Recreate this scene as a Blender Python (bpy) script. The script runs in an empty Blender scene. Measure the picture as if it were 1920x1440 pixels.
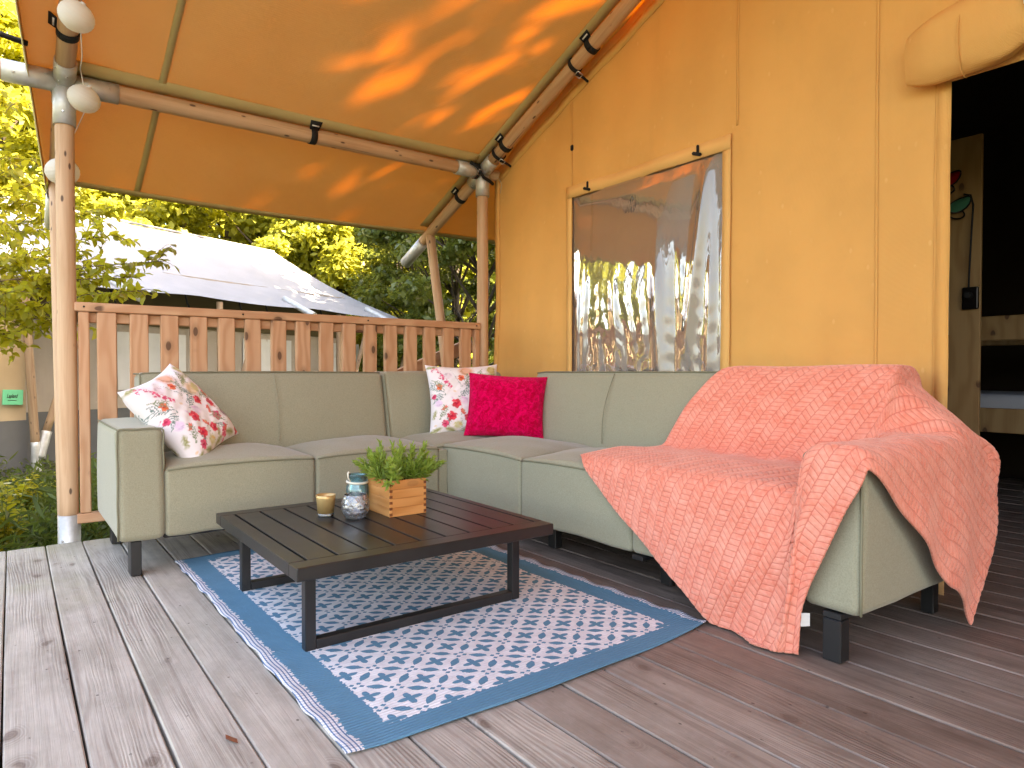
import bpy, bmesh, math, random
import numpy as np
from mathutils import Vector, Matrix
random.seed(7); rng = np.random.default_rng(7)
R = math.radians
scn = bpy.context.scene
COL = scn.collection

# ------------------------------------------------------------------ camera
CAMH = 0.80
cam = bpy.data.cameras.new('camera'); camo = bpy.data.objects.new('camera', cam); COL.objects.link(camo)
camo.location = (0, 0, CAMH)
YAW = math.atan(940 / 1260.); PITCH = math.atan(23 / 1260.)
camo.rotation_euler = (math.pi / 2 - PITCH, 0, -YAW)
cam.sensor_width = 36; cam.lens = 36 * 1260 / 1920.; cam.clip_start = .02; cam.clip_end = 500
scn.camera = camo

# ------------------------------------------------------------------ sky, sun, exposure
SUN_EL = R(49); SUN_DIR = Vector((0.65, -0.76, 0)).normalized()      # horizontal direction towards the sun
w = bpy.data.worlds.new('World'); scn.world = w; w.use_nodes = True
nt = w.node_tree; bg = nt.nodes['Background']
sky = nt.nodes.new('ShaderNodeTexSky'); sky.sky_type = 'NISHITA'; sky.sun_disc = False
sky.sun_elevation = SUN_EL; sky.sun_rotation = math.atan2(SUN_DIR.x, SUN_DIR.y)
sky.air_density = 1.0; sky.dust_density = 2.5; sky.ozone_density = .6
nt.links.new(sky.outputs[0], bg.inputs[0]); bg.inputs[1].default_value = .12
sun = bpy.data.lights.new('sun', 'SUN'); suno = bpy.data.objects.new('sun', sun); COL.objects.link(suno)
sun.energy = 5.0; sun.angle = R(.55); sun.color = (1, .93, .80)
sd = Vector((SUN_DIR.x * math.cos(SUN_EL), SUN_DIR.y * math.cos(SUN_EL), math.sin(SUN_EL)))
suno.rotation_euler = sd.to_track_quat('Z', 'Y').to_euler(); suno.location = (8, 8, 14)
vs = scn.view_settings; vs.view_transform = 'Standard'; vs.look = 'None'; vs.gamma = 1; vs.use_curve_mapping = False
vs.exposure = 3.4
vs.use_white_balance = True; vs.white_balance_temperature = 8200; vs.white_balance_tint = 14      # camera balanced for open shade
scn.cycles.max_bounces = 8; scn.cycles.diffuse_bounces = 5; scn.cycles.transparent_max_bounces = 16
scn.cycles.transmission_bounces = 8; scn.cycles.glossy_bounces = 5
scn.cycles.caustics_reflective = False; scn.cycles.caustics_refractive = False
scn.cycles.sample_clamp_indirect = 8

# ------------------------------------------------------------------ node helper
class X:
    """a float/colour socket that can be used in expressions"""
    def __init__(s, t, sock): s.t, s.s = t, sock
    def _m(s, op, *a):
        n = s.t.nodes.new('ShaderNodeMath'); n.operation = op
        for i, v in enumerate((s,) + a):
            if isinstance(v, X): s.t.links.new(v.s, n.inputs[i])
            else: n.inputs[i].default_value = v
        return X(s.t, n.outputs[0])
    def __add__(s, o): return s._m('ADD', o)
    __radd__ = __add__
    def __sub__(s, o): return s._m('SUBTRACT', o)
    def __rsub__(s, o): return (s * -1) + o
    def __mul__(s, o): return s._m('MULTIPLY', o)
    __rmul__ = __mul__
    def __truediv__(s, o): return s._m('DIVIDE', o)
    def abs(s): return s._m('ABSOLUTE')
    def floor(s): return s._m('FLOOR')
    def fract(s): return s._m('FRACT')
    def round(s): return s._m('ROUND')
    def sqrt(s): return s._m('SQRT')
    def sin(s): return s._m('SINE')
    def pw(s, e): return s._m('POWER', e)
    def max(s, o): return s._m('MAXIMUM', o)
    def min(s, o): return s._m('MINIMUM', o)
    def lt(s, o): return s._m('LESS_THAN', o)
    def gt(s, o): return s._m('GREATER_THAN', o)
    def step(s, a, b, lo=0., hi=1.):
        n = s.t.nodes.new('ShaderNodeMapRange'); n.interpolation_type = 'SMOOTHSTEP'
        s.t.links.new(s.s, n.inputs[0])
        for i, v in zip((1, 2, 3, 4), (a, b, lo, hi)): n.inputs[i].default_value = v
        return X(s.t, n.outputs[0])

class Mat:
    def __init__(s, name):
        s.m = bpy.data.materials.new(name); s.m.use_nodes = True
        s.t = s.m.node_tree; s.b = s.t.nodes['Principled BSDF']; s.out = s.t.nodes['Material Output']
    def n(s, k, **kw):
        nd = s.t.nodes.new(k)
        for a, v in kw.items(): setattr(nd, a, v)
        return nd
    def put(s, sock, v):
        if isinstance(v, X): s.t.links.new(v.s, sock)
        elif hasattr(v, 'is_output'): s.t.links.new(v, sock)
        elif isinstance(v, (tuple, list)) and len(v) == 3 and sock.type == 'RGBA': sock.default_value = (*v, 1)
        else: sock.default_value = v
    def set(s, **kw):
        names = dict(color='Base Color', rough='Roughness', metal='Metallic', spec='Specular IOR Level', sheen='Sheen Weight',
                     sheenrough='Sheen Roughness', coat='Coat Weight', trans='Transmission Weight', ior='IOR', alpha='Alpha', sheentint='Sheen Tint')
        for k, v in kw.items(): s.put(s.b.inputs[names[k]], v)
        return s
    def pos(s):
        g = s.n('ShaderNodeNewGeometry'); return g.outputs['Position']
    def obj(s): return s.n('ShaderNodeTexCoord').outputs['Object']
    def uv(s): return s.n('ShaderNodeTexCoord').outputs['UV']
    def rnd(s): return X(s.t, s.n('ShaderNodeObjectInfo').outputs['Random'])
    def isl(s): return X(s.t, s.n('ShaderNodeNewGeometry').outputs['Random Per Island'])
    def sep(s, v):
        n = s.n('ShaderNodeSeparateXYZ'); s.t.links.new(v, n.inputs[0]); return [X(s.t, o) for o in n.outputs]
    def comb(s, x, y, z=0.):
        n = s.n('ShaderNodeCombineXYZ')
        for i, v in enumerate((x, y, z)): s.put(n.inputs[i], v)
        return n.outputs[0]
    def map(s, v, sc, off=(0, 0, 0)):
        n = s.n('ShaderNodeMapping'); s.t.links.new(v, n.inputs[0])
        n.inputs['Scale'].default_value = sc; n.inputs['Location'].default_value = off; return n.outputs[0]
    def noise(s, v, scale, detail=3, rough=.55, dist=0.):
        n = s.n('ShaderNodeTexNoise'); s.t.links.new(v, n.inputs['Vector'])
        n.inputs['Scale'].default_value = scale; n.inputs['Detail'].default_value = detail
        n.inputs['Roughness'].default_value = rough; n.inputs['Distortion'].default_value = dist
        return X(s.t, n.outputs[0])
    def vor(s, v, scale, feature='F1', rand=1., dim='3D'):
        n = s.n('ShaderNodeTexVoronoi', feature=feature, voronoi_dimensions=dim); s.t.links.new(v, n.inputs['Vector'])
        n.inputs['Scale'].default_value = scale; n.inputs['Randomness'].default_value = rand
        return X(s.t, n.outputs['Distance'])
    def mix(s, f, a, b, mode='MIX'):
        n = s.n('ShaderNodeMix', data_type='RGBA', blend_type=mode)
        s.put(n.inputs[0], f); s.put(n.inputs[6], a); s.put(n.inputs[7], b); return n.outputs[2]
    def ramp(s, f, stops):
        n = s.n('ShaderNodeValToRGB'); s.put(n.inputs[0], f); e = n.color_ramp.elements
        while len(e) < len(stops): e.new(.5)
        for el, (p, c) in zip(e, stops): el.position = p; el.color = (*c, 1)
        return n.outputs[0]
    def bump(s, h, strength=.3, dist=.01):
        n = s.n('ShaderNodeBump'); s.put(n.inputs['Height'], h)
        n.inputs['Strength'].default_value = strength; n.inputs['Distance'].default_value = dist
        s.t.links.new(n.outputs[0], s.b.inputs['Normal']); return n.outputs[0]
    def translucent(s, col, fac, normal=None):
        """mix the principled surface with light let through the cloth or leaf"""
        tr = s.n('ShaderNodeBsdfTranslucent'); s.put(tr.inputs[0], col)
        if normal: s.t.links.new(normal, tr.inputs[1])
        mx = s.n('ShaderNodeMixShader'); s.put(mx.inputs[0], fac)
        s.t.links.new(s.b.outputs[0], mx.inputs[1]); s.t.links.new(tr.outputs[0], mx.inputs[2])
        s.t.links.new(mx.outputs[0], s.out.inputs[0]); return s

# ------------------------------------------------------------------ materials
def m_simple(name, col, rough=.6, metal=0., spec=.5, nscale=0, namp=.12):
    M = Mat(name)
    if nscale:
        f = M.noise(M.obj(), nscale, 4)
        c = M.mix(f, tuple(v * (1 - namp) for v in col), tuple(min(1, v * (1 + namp)) for v in col))
        M.set(color=c)
    else: M.set(color=col)
    M.set(rough=rough, metal=metal, spec=spec); return M.m

def m_deck():
    M = Mat('weathered_deck_wood'); P = M.pos(); x, y, z = M.sep(P); r = M.rnd()
    vec = M.comb(x + r * 37., y + r * 91., z)
    warp = M.noise(M.map(vec, (7, .55, 1)), 1., 2, .4)
    warp2 = M.noise(M.map(vec, (16, 3.0, 1)), 1., 2, .5)
    ring = (x * 560. + warp * 95. + warp2 * 14. + r * 90.).sin() * .5 + .5
    ringmask = M.noise(M.map(vec, (5, .9, 1), (3, 9, 0)), 1., 4, .65).step(.44, .72)
    g1 = M.noise(M.comb(x * 42. + warp * 5. + r * 50., y * 1.1 + r * 77., 0.), 1., 4, .6)
    fine = M.noise(M.comb(x * 260. + warp * 14., y * 3.5, r * 9.), 1., 3, .7)
    blot = M.noise(M.map(vec, (4.5, 2.2, 1)), 1.3, 6, .68)
    mott = M.noise(M.map(vec, (22, 12, 1)), 1., 5, .7)
    big = M.noise(M.map(P, (1, .8, 1)), 1.1, 3)
    kmask = M.noise(M.map(vec, (6, 2.2, 1), (7, 3, 0)), 1., 1).step(.56, .60)
    knot = M.vor(M.comb(x * 6.5 + r * 13. + warp2 * .10, y * 4.2 + r * 31. + warp2 * .10, 0.), 1., dim='2D')
    kn = knot.step(.07, .12, 1., 0.) * kmask; kring = (knot.step(.12, .30, 1., 0.) * (knot * 70.).sin().abs()) * kmask
    shel = (x * .40 + big * .55 + r * .42 - .42).step(.08, .98)     # planks under the tent stay brown, outer ones are weathered grey
    light = M.mix(blot.step(.28, .74), (.375, .335, .283), (.60, .550, .482))
    dark = M.mix(blot.step(.25, .8), (.135, .093, .073), (.310, .235, .195))
    c = M.mix(shel, light, dark)
    c = M.mix(r * .30, c, M.mix(.5, c, (.27, .19, .145)))
    gr = (g1.step(.3, .75) * .45 + ring * ringmask * .30 + fine * .35 + blot * .18)
    c = M.mix(gr.step(.28, .98) * .66, c, M.mix(shel, (.17, .125, .105), (.075, .045, .034)))
    c = M.mix(fine.step(.55, .8) * .28, c, M.mix(shel, (.66, .61, .57), (.36, .29, .26)))
    c = M.mix(mott.step(.5, .8) * .42, c, M.mix(shel, (.60, .55, .51), (.30, .22, .19)))
    c = M.mix(kring * .35, c, (.14, .095, .075)); c = M.mix(kn * .58, c, (.13, .085, .066))
    spots = M.vor(M.map(vec, (9, 6, 1)), 1., dim='2D').step(.020, .036, 1., 0.) * mott.step(.45, .55)
    c = M.mix(spots * .75, c, (.05, .035, .03))
    gren = M.noise(M.map(P, (2.5, 1.6, 1), (5, 2, 0)), 1.2, 4).step(.46, .70) * y.step(1.6, 3.4) * x.step(1., .1)
    c = M.mix(gren * .4, c, (.34, .34, .20))
    M.set(color=c, rough=fine * .2 + .52, spec=.35)
    M.bump(ring * ringmask * .5 + g1 * .5 + fine * .5 - kn * .3 + mott * .4, .6, .003); return M.m

def m_pole(name='peeled_pole_wood', a=(.60, .385, .235), b=(.46, .26, .135)):
    M = Mat(name); O = M.obj(); x, y, z = M.sep(O); r = M.rnd()
    v = M.comb(x + r * 3., y, z + r * 11.)
    g = M.noise(M.map(v, (30, 30, 1.6)), 1., 4, .65, .6)
    blot = M.noise(M.map(v, (7, 7, 2.2)), 1., 4)
    c = M.mix(g.step(.3, .75), a, b); c = M.mix(blot.step(.5, .8) * .5, c, (.55, .36, .21))
    k = M.vor(M.map(v, (19, 19, 7.5)), 1.).step(.08, .15, 1., 0.)
    c = M.mix(k * .85, c, (.05, .022, .014))
    crack = M.noise(M.map(v, (60, 60, .9), (4, 1, 2)), 1., 2, .5).step(.70, .74)
    c = M.mix(crack * .7, c, (.09, .045, .025))
    M.set(color=c, rough=.62, spec=.35); M.bump(g * .6 - k * .4 - crack, .4, .004); return M.m

def m_plank(name, a, b, knots=1., sc=(1, 1, 1), rough=.6):
    """sawn softwood, grain along local Z"""
    M = Mat(name); O = M.obj(); x, y, z = M.sep(O); r = M.rnd()
    v = M.comb(x * sc[0] + r * 17., y * sc[1] + r * 7., z * sc[2] + r * 23.)
    warp = M.noise(M.map(v, (6, 6, 2.)), 1., 2)
    vx, vy, vz = M.sep(v)
    ring = ((vx * 120. + vy * 60. + warp * 26.) * 1.).sin() * .5 + .5
    g = M.noise(M.map(v, (110, 110, 2.5)), 1., 3, .6)
    c = M.mix((ring * .5 + g * .5).step(.2, .9), a, b)
    c = M.mix(r * .5, c, M.mix(.5, c, b))
    k = M.vor(M.comb((vx + vy) * 9. + warp * .3, vz * 4.6, 0.), 1., dim='2D')
    km = M.noise(M.comb(r * 50., vz * 2.3, 0.), 1., 1).step(.52, .56) * knots
    kk = k.step(.09, .13, 1., 0.) * km
    c = M.mix(kk * .85, c, (.07, .028, .014))
    c = M.mix((k.step(.13, .28, 1., 0.) * km - kk).max(0.) * .35, c, (.20, .09, .04))
    M.set(color=c, rough=rough, spec=.35); M.bump(ring * .5 + g * .5, .25, .002); return M.m

def m_canvas(name, col, tcol=None, tf=.3, wr=1., spec=.25, stain=True):
    M = Mat(name); P = M.pos(); x, y, z = M.sep(P)
    f = M.noise(P, 2.2, 4); f2 = M.noise(P, 9., 5, .65)
    d = tuple(v * .86 for v in col)
    c = M.mix(f.step(.3, .7) * .7, col, d)
    if stain:
        sp = M.vor(M.comb(y * 9., z * 5., x * .01), 1., dim='2D').step(.03, .07, 1., 0.) * f2.step(.45, .62)
        c = M.mix(f2.step(.5, .8) * .25, c, tuple(v * .80 for v in col)); c = M.mix(z.step(.9, .2) * .35, c, (.50, .42, .33))
        c = M.mix(sp * .26, c, tuple(min(1, v * 1.25 + .12) for v in col))
        streak = M.noise(M.map(P, (7, 7, .8)), 1., 3).step(.56, .78)
        c = M.mix(streak * .22, c, tuple(v * .72 for v in col))
    M.set(color=c, rough=.85, spec=spec)
    wv = (((x + y) * 1400.).sin() + (z * 1400.).sin()) * .12
    nb = M.bump(wv * 1.6 + f2 * 1.6 * wr + f * 2.2 * wr + M.noise(M.map(P, (5, 5, 1.2)), 1., 4, .6, .8) * 2. * wr, .30, .007)
    if tcol: M.translucent(M.mix(f2.step(.2, .8) * .25, tcol, tuple(v * .8 for v in tcol)), tf, nb)
    return M.m

def m_fabric():
    M = Mat('sage_upholstery'); P = M.pos(); x, y, z = M.sep(P)
    f = M.noise(P, 260., 3, .7); big = M.noise(P, 4., 3)
    th = M.noise(M.map(P, (90, 90, 700)), 1., 2) * .5 + M.noise(M.map(P, (500, 500, 90)), 1., 2) * .5
    c = M.mix(f.step(.25, .75), (.250, .233, .152), (.350, .327, .228)); c = M.mix(big.step(.3, .75) * .18, c, (.23, .21, .145))
    c = M.mix(th.step(.35, .7) * .42, c, (.37, .355, .26))
    M.set(color=c, rough=.9, spec=.2, sheen=.25, sheenrough=.5); pk = M.noise(P, 11., 4, .6) * 5. + M.noise(M.map(P, (3, 3, 9)), 1., 3) * 4.
    M.bump(th + f + pk, .3, .0014); return M.m

def m_rug():
    M = Mat('woven_rug'); x, y, z = M.sep(M.obj())
    jx = M.noise(M.comb((x * 260.).floor() * 3.1, (y * 160.).floor() * 1.7, 0.), 1.3, 0)
    xx = x + (jx - .5) * .007; yy = y
    A = .0775; B = .0685
    a = (xx / A + yy / B) * .5; b = (xx / A - yy / B) * .5
    def cen(v, o=0.): return v + o - (v + o).round()
    def almond(p, q, L, W):            # |p| along length
        return (p.abs() / L).pw(1.7) + (q.abs() / W)
    def petal(p, q): return ((p.abs() - .215) / .215).pw(2.) + (q / .118).pw(2.)
    # crosses on the lattice points, petals along world x and y
    ca, cb = cen(a), cen(b); px = ca + cb; py = ca - cb
    c1 = petal(px, py).min(petal(py, px)).lt(1.)
    dot = (ca * ca + cb * cb).lt(.012)
    ha = cen(a, .5); l1 = almond(cb, ha, .265, .112).lt(1.)
    hb = cen(b, .5); l2 = almond(ca, hb, .265, .112).lt(1.)
    qa, qb = ha.abs(), hb.abs()
    sq = ((qa - .125).abs().max(qb).lt(.050)).max((qb - .125).abs().max(qa).lt(.050))
    pat = c1.max(dot).max(l1).max(l2).max(sq)
    blue = M.mix(M.noise(M.obj(), 30., 3) * .6, (.090, .240, .370), (.125, .305, .450))
    white = M.mix(M.noise(M.obj(), 24., 4).step(.35, .7), (.76, .74, .78), (.88, .87, .91))
    c = M.mix(pat, white, blue)
    rag = (M.noise(M.comb(0., (y * 190.).floor() * 1.9, 0.), 3., 0) - .5) * .022
    ragx = (M.noise(M.comb((x * 170.).floor() * 1.9, 0., 0.), 3., 0) - .5) * .012
    border = ((x + rag).abs().gt(.485)).max((y + ragx).abs().gt(.832))
    c = M.mix(border, c, blue)
    ex = x.abs()
    fr = (x + rag * 1.6).abs().gt(.572); c = M.mix(fr, c, (.74, .72, .76))
    st = ((ex - .578) / .010).fract().lt(.36) * ex.gt(.578); c = M.mix(st, c, (.13, .21, .36))
    M.set(color=c, rough=.8, spec=.3)
    rib = (y * 2 * math.pi / .0115).sin()
    M.bump(rib * .5 + pat * -.25 + M.noise(M.obj(), 400., 2) * .3, .9, .0036); return M.m

def m_blanket():
    M = Mat('plush_blanket'); u, v, _ = M.sep(M.uv())
    f = M.noise(M.uv(), 60., 4, .6); f2 = M.noise(M.uv(), 9., 3)
    p = braid(M, u, v)
    fz = M.noise(M.uv(), 700., 3, .7)
    c = M.mix(f.step(.3, .7), (.80, .225, .150), (.88, .335, .245)); c = M.mix(f2.step(.42, .66) * .45, c, (.93, .41, .31))
    c = M.mix(p.step(.0, .5, .6, 0.), c, (.62, .13, .085))
    M.set(color=c, rough=.95, spec=.1, sheen=.7, sheenrough=.35, sheentint=(1, .66, .55))
    M.bump(p * .8 + fz * .5 + f2 * .3, .5, .005); return M.m

def braid(M, u, v, W=.034, H=.022):
    """height of an embossed plait: columns of slanted leaf pads"""
    c = u / W; k = c.floor(); fr = c - k
    sgn = (k * .5).fract() * 4. - 1.
    vv = v / H + (fr - .5) * sgn * .9 + k * .37
    g = (vv.fract() - .5).abs() * 2.
    e = (fr - .5).abs() * 2.
    return g.step(1., .62) * e.step(1., .72)

def m_fur():
    M = Mat('magenta_fleece'); O = M.obj()
    f = M.noise(O, 38., 5, .7, 1.2); g = M.noise(O, 150., 3, .7)
    c = M.mix(f.step(.35, .68), (.56, .0015, .030), (.92, .004, .115))
    M.set(color=c, rough=1., spec=.05, sheen=.5, sheenrough=.4, sheentint=(1, .1, .3)); M.bump(f * 1.2 + g * .6, .9, .012); return M.m

def m_print():
    M = Mat('floral_print'); a = M.n('ShaderNodeVertexColor', layer_name='print')
    w_ = M.noise(M.obj(), 60., 3)
    M.set(color=a.outputs[0], rough=.85, spec=.2, sheen=.1); M.bump(w_ + M.noise(M.obj(), 500., 2) * .3, .25, .004); return M.m

def m_leaf(name, cols, tcol, tf=.45, rough=.45):
    M = Mat(name); r = M.isl()
    st = [(i / (len(cols) - 1), c) for i, c in enumerate(cols)]
    c = M.ramp(r, st)
    M.set(color=c, rough=rough, spec=.35); M.translucent(M.mix(r, tcol, tuple(v * .7 for v in tcol)), tf); return M.m

def m_bark(name='bark', a=(.12, .085, .06), b=(.05, .038, .03)):
    M = Mat(name); O = M.obj(); f = M.noise(M.map(O, (14, 14, 3)), 1., 5, .65)
    M.set(color=M.mix(f.step(.3, .7), a, b), rough=.9); M.bump(f, .6, .02); return M.m

def m_metal():
    M = Mat('galvanised_steel'); O = M.obj(); f = M.vor(O, 60.); g = M.noise(O, 12., 4)
    M.set(color=M.mix(g.step(.3, .7), (.46, .45, .42), (.60, .59, .56)), metal=.55, rough=f * .25 + .38); M.bump(f, .12, .002); return M.m

def m_table():
    M = Mat('charcoal_powder_coat'); g = M.noise(M.pos(), 900., 2); h = M.noise(M.pos(), 7., 4)
    M.set(color=M.mix(h.step(.3, .7), (.011, .0105, .011), (.018, .017, .017)), rough=h * .14 + .26, spec=.5); M.bump(g, .12, .0008); return M.m

def m_pvc():
    M = Mat('clear_window_film')
    tr = M.n('ShaderNodeBsdfTransparent'); tr.inputs[0].default_value = (.93, .92, .90, 1)
    gl = M.n('ShaderNodeBsdfGlossy'); gl.inputs['Roughness'].default_value = .045
    df = M.n('ShaderNodeBsdfDiffuse'); df.inputs[0].default_value = (.47, .425, .385, 1)
    fr = M.n('ShaderNodeFresnel'); fr.inputs[0].default_value = 1.5
    fx = X(M.t, fr.outputs[0]) * .60 + .055
    n1 = M.n('ShaderNodeBump'); n1.inputs['Strength'].default_value = .35; n1.inputs['Distance'].default_value = .004
    M.put(n1.inputs['Height'], M.noise(M.map(M.pos(), (1, 14, 7)), 1., 3)); M.t.links.new(n1.outputs[0], gl.inputs['Normal'])
    a = M.n('ShaderNodeMixShader'); M.put(a.inputs[0], .46); M.t.links.new(tr.outputs[0], a.inputs[1]); M.t.links.new(df.outputs[0], a.inputs[2])
    b_ = M.n('ShaderNodeMixShader'); M.put(b_.inputs[0], fx.min(1.)); M.t.links.new(a.outputs[0], b_.inputs[1]); M.t.links.new(gl.outputs[0], b_.inputs[2])
    M.t.links.new(b_.outputs[0], M.out.inputs[0]); return M.m

def m_glass(name, col, rough=.02, bump=0, haze=.0):
    """thin-walled glass: tinted see-through, mirror by angle, a little milky"""
    M = Mat(name); tr = M.n('ShaderNodeBsdfTransparent'); M.put(tr.inputs[0], col)
    gl = M.n('ShaderNodeBsdfGlossy'); gl.inputs['Roughness'].default_value = rough
    df = M.n('ShaderNodeBsdfDiffuse'); M.put(df.inputs[0], tuple(min(1., v * .9 + .08) for v in col))
    fr = M.n('ShaderNodeFresnel'); fr.inputs[0].default_value = 1.52
    if bump:
        bp = M.n('ShaderNodeBump'); bp.inputs['Strength'].default_value = 1.; bp.inputs['Distance'].default_value = .003
        M.put(bp.inputs['Height'], M.vor(M.obj(), 95., 'SMOOTH_F1'))
        for nd in (gl, df): M.t.links.new(bp.outputs[0], nd.inputs['Normal'])
    a = M.n('ShaderNodeMixShader'); M.put(a.inputs[0], haze); M.t.links.new(tr.outputs[0], a.inputs[1]); M.t.links.new(df.outputs[0], a.inputs[2])
    b_ = M.n('ShaderNodeMixShader'); M.put(b_.inputs[0], (X(M.t, fr.outputs[0]) * 1.3 + .03).min(1.)); M.t.links.new(a.outputs[0], b_.inputs[1]); M.t.links.new(gl.outputs[0], b_.inputs[2])
    M.t.links.new(b_.outputs[0], M.out.inputs[0]); return M.m

def m_ground():
    M = Mat('soil_and_litter'); P = M.pos(); f = M.noise(P, 3., 6, .7); g = M.noise(P, 40., 4, .7)
    c = M.mix(f.step(.3, .7), (.045, .050, .022), (.075, .085, .035)); c = M.mix(g.step(.55, .75), c, (.11, .085, .05))
    M.set(color=c, rough=.95); M.bump(f + g, .6, .04); return M.m

def m_planter(name='cedar_box'):
    return m_plank(name, (.66, .30, .10), (.50, .19, .05), .35, (1, 1, 1), .5)

MT = dict(
    deck=m_deck(), pole=m_pole(), pole2=m_pole('greyed_pole_wood', (.36, .24, .14), (.24, .14, .08)),
    rail=m_plank('railing_wood', (.60, .345, .200), (.50, .250, .130)), joist=m_plank('joist_wood', (.16, .11, .08), (.09, .06, .045)),
    wall=m_canvas('tent_wall_canvas', (.84, .430, .128), (.60, .30, .07), .10),
    roof=m_canvas('canopy_canvas', (.58, .485, .245), (.98, .19, .004), .145, 1.6, .15, False),
    hem=m_canvas('hem_canvas', (.62, .51, .24), (.95, .25, .01), .13, .6, .2, False),
    band=m_canvas('window_band_canvas', (.82, .455, .155), None, 0, .8, .2, False),
    lining=m_canvas('light_block_lining', (.040, .026, .018), None, 0, 1., .1, False),
    curtain=m_canvas('grey_inner_curtain', (.28, .235, .195), None, 0, 1., .1, False),
    nroof=m_canvas('pale_roof_canvas', (.40, .395, .41), (.6, .58, .5), .12, 1.5, .2, False),
    nwall=m_canvas('warm_lit_wall_canvas', (.50, .36, .21), (.5, .35, .2), .1),  # warmer than the stone walls: warm light put into the colour
    nwall2=m_canvas('stone_wall_canvas', (.44, .37, .31), None, 0), skirt=m_simple('grey_skirt', (.11, .11, .11), .7, 0, .4, 8),
    npane=m_simple('pale_window', (.62, .60, .58), .5, 0, .4, 4), porch_shade=m_simple('painted_porch_shade', (.10, .075, .035), .9),
    metal=m_metal(), strap=m_simple('black_webbing', (.012, .011, .011), .75, 0, .3, 300, .4), label=m_simple('white_tag', (.75, .75, .73), .6),
    bolt=m_simple('zinc_bolt', (.55, .54, .52), .35, .9), fabric=m_fabric(), piping=m_simple('sage_piping', (.215, .202, .134), .85, 0, .2),
    legm=m_simple('black_metal_leg', (.012, .012, .013), .42, 0, .5), table=m_table(), rug=m_rug(), blanket=m_blanket(), fur=m_fur(), printm=m_print(),
    pvc=m_pvc(), cedar=m_planter(), cedar2=m_plank('cedar_end_grain', (.22, .07, .02), (.15, .04, .012), 0),
    gold=m_simple('brushed_gold', (.58, .38, .16), .34, .45, .5, 30, .1), wax=m_simple('cream_wax', (.75, .62, .40), .5),
    glass=m_glass('textured_glass', (.95, .95, .97), .06, 1, .10), teal=m_glass('teal_glass', (.36, .74, .80), .03, 0, .16), water=m_glass('base_glass', (.9, .92, .92), .03, 0, .1),
    cord=m_simple('jute_cord', (.72, .66, .55), .9), lantern=None, white=m_simple('white_cord', (.7, .69, .65), .7),
    ground=m_ground(), bark=m_bark(), twig=m_bark('twig_bark', (.16, .105, .06), (.09, .06, .04)),
    ln=m_leaf('near_leaf', [(.18, .20, .03), (.36, .34, .03), (.50, .40, .02), (.24, .25, .035), (.44, .36, .03)], (.75, .68, .05), .5),
    lf=m_leaf('sunlit_leaf', [(.20, .22, .04), (.33, .34, .055), (.44, .41, .06), (.26, .28, .055), (.14, .165, .035)], (.68, .66, .09), .5),
    lg=m_leaf('green_leaf', [(.05, .075, .022), (.085, .115, .03), (.14, .165, .04), (.065, .09, .025), (.24, .25, .08)], (.42, .46, .07),   .35, .24),
    grass=m_leaf('weed_leaf', [(.05, .085, .02), (.09, .13, .03), (.14, .17, .04), (.06, .08, .03)], (.30, .38, .06), .4),
    pl=m_leaf('herb_leaf', [(.14, .24, .04), (.26, .38, .06), (.36, .47, .10), (.17, .27, .08)], (.55, .68, .12), .38),
    petal=m_simple('cream_petal', (.72, .68, .35), .6), soil=m_simple('potting_soil', (.03, .02, .014), .95, 0, .2, 60),
    board=m_plank('inner_pine_board', (.34, .20, .085), (.26, .14, .055)), mattress=m_simple('white_sheet', (.34, .33, .35), .8, 0, .2, 6),
    card=m_simple('green_card', (.12, .50, .27), .6, 0, .3, 30), ink=m_simple('black_ink', (.01, .02, .012), .7), redg=m_simple('red_enamel', (.35, .01, .015), .12, .3),
    greeng=m_simple('green_enamel', (.06, .22, .14), .15, .3), iron=m_simple('dark_iron', (.02, .015, .013), .3, .7), dleaf=m_simple('dry_leaf', (.22, .07, .03), .8),
    strip=m_simple('pale_strip', (.34, .36, .26), .6), deckgrey=m_plank('greyed_boards', (.14, .13, .12), (.09, .085, .08)), rope=m_simple('guy_rope', (.45, .38, .3), .9),
)
def m_lantern():
    M = Mat('lantern_paper'); M.set(color=(.82, .78, .70), rough=.7); M.translucent((.9, .82, .68), .4); return M.m
MT['lantern'] = m_lantern()

# ------------------------------------------------------------------ mesh helpers
def link(o, parent=None):
    COL.objects.link(o)
    if parent: o.parent = parent
    return o
def mesh(name, verts, faces, mat, parent=None, smooth=False, loc=None, rot=None, uv=None):
    me = bpy.data.meshes.new(name); me.from_pydata([tuple(v) for v in verts], [], [tuple(f) for f in faces]); me.update()
    if uv is not None:
        L = me.uv_layers.new(name='UVMap'); idx = np.zeros(len(me.loops), int); me.loops.foreach_get('vertex_index', idx)
        L.data.foreach_set('uv', np.asarray(uv, float)[idx].ravel())
    if mat: me.materials.append(MT[mat])
    if smooth: me.polygons.foreach_set('use_smooth', [True] * len(me.polygons))
    o = bpy.data.objects.new(name, me); link(o, parent)
    if loc is not None: o.location = loc
    if rot is not None: o.rotation_euler = rot
    return o
def quads_np(name, V, mat, parent=None, k=4):
    """V (n,k,3): n separate k-gons, fast"""
    n = len(V); me = bpy.data.meshes.new(name)
    me.vertices.add(n * k); me.vertices.foreach_set('co', np.ascontiguousarray(V, dtype=np.float32).ravel())
    me.loops.add(n * k); me.loops.foreach_set('vertex_index', np.arange(n * k, dtype=np.int32))
    me.polygons.add(n); me.polygons.foreach_set('loop_start', np.arange(0, n * k, k, dtype=np.int32))
    me.polygons.foreach_set('loop_total', np.full(n, k, dtype=np.int32)); me.update(calc_edges=True)
    me.materials.append(MT[mat]); o = bpy.data.objects.new(name, me); return link(o, parent)
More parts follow.
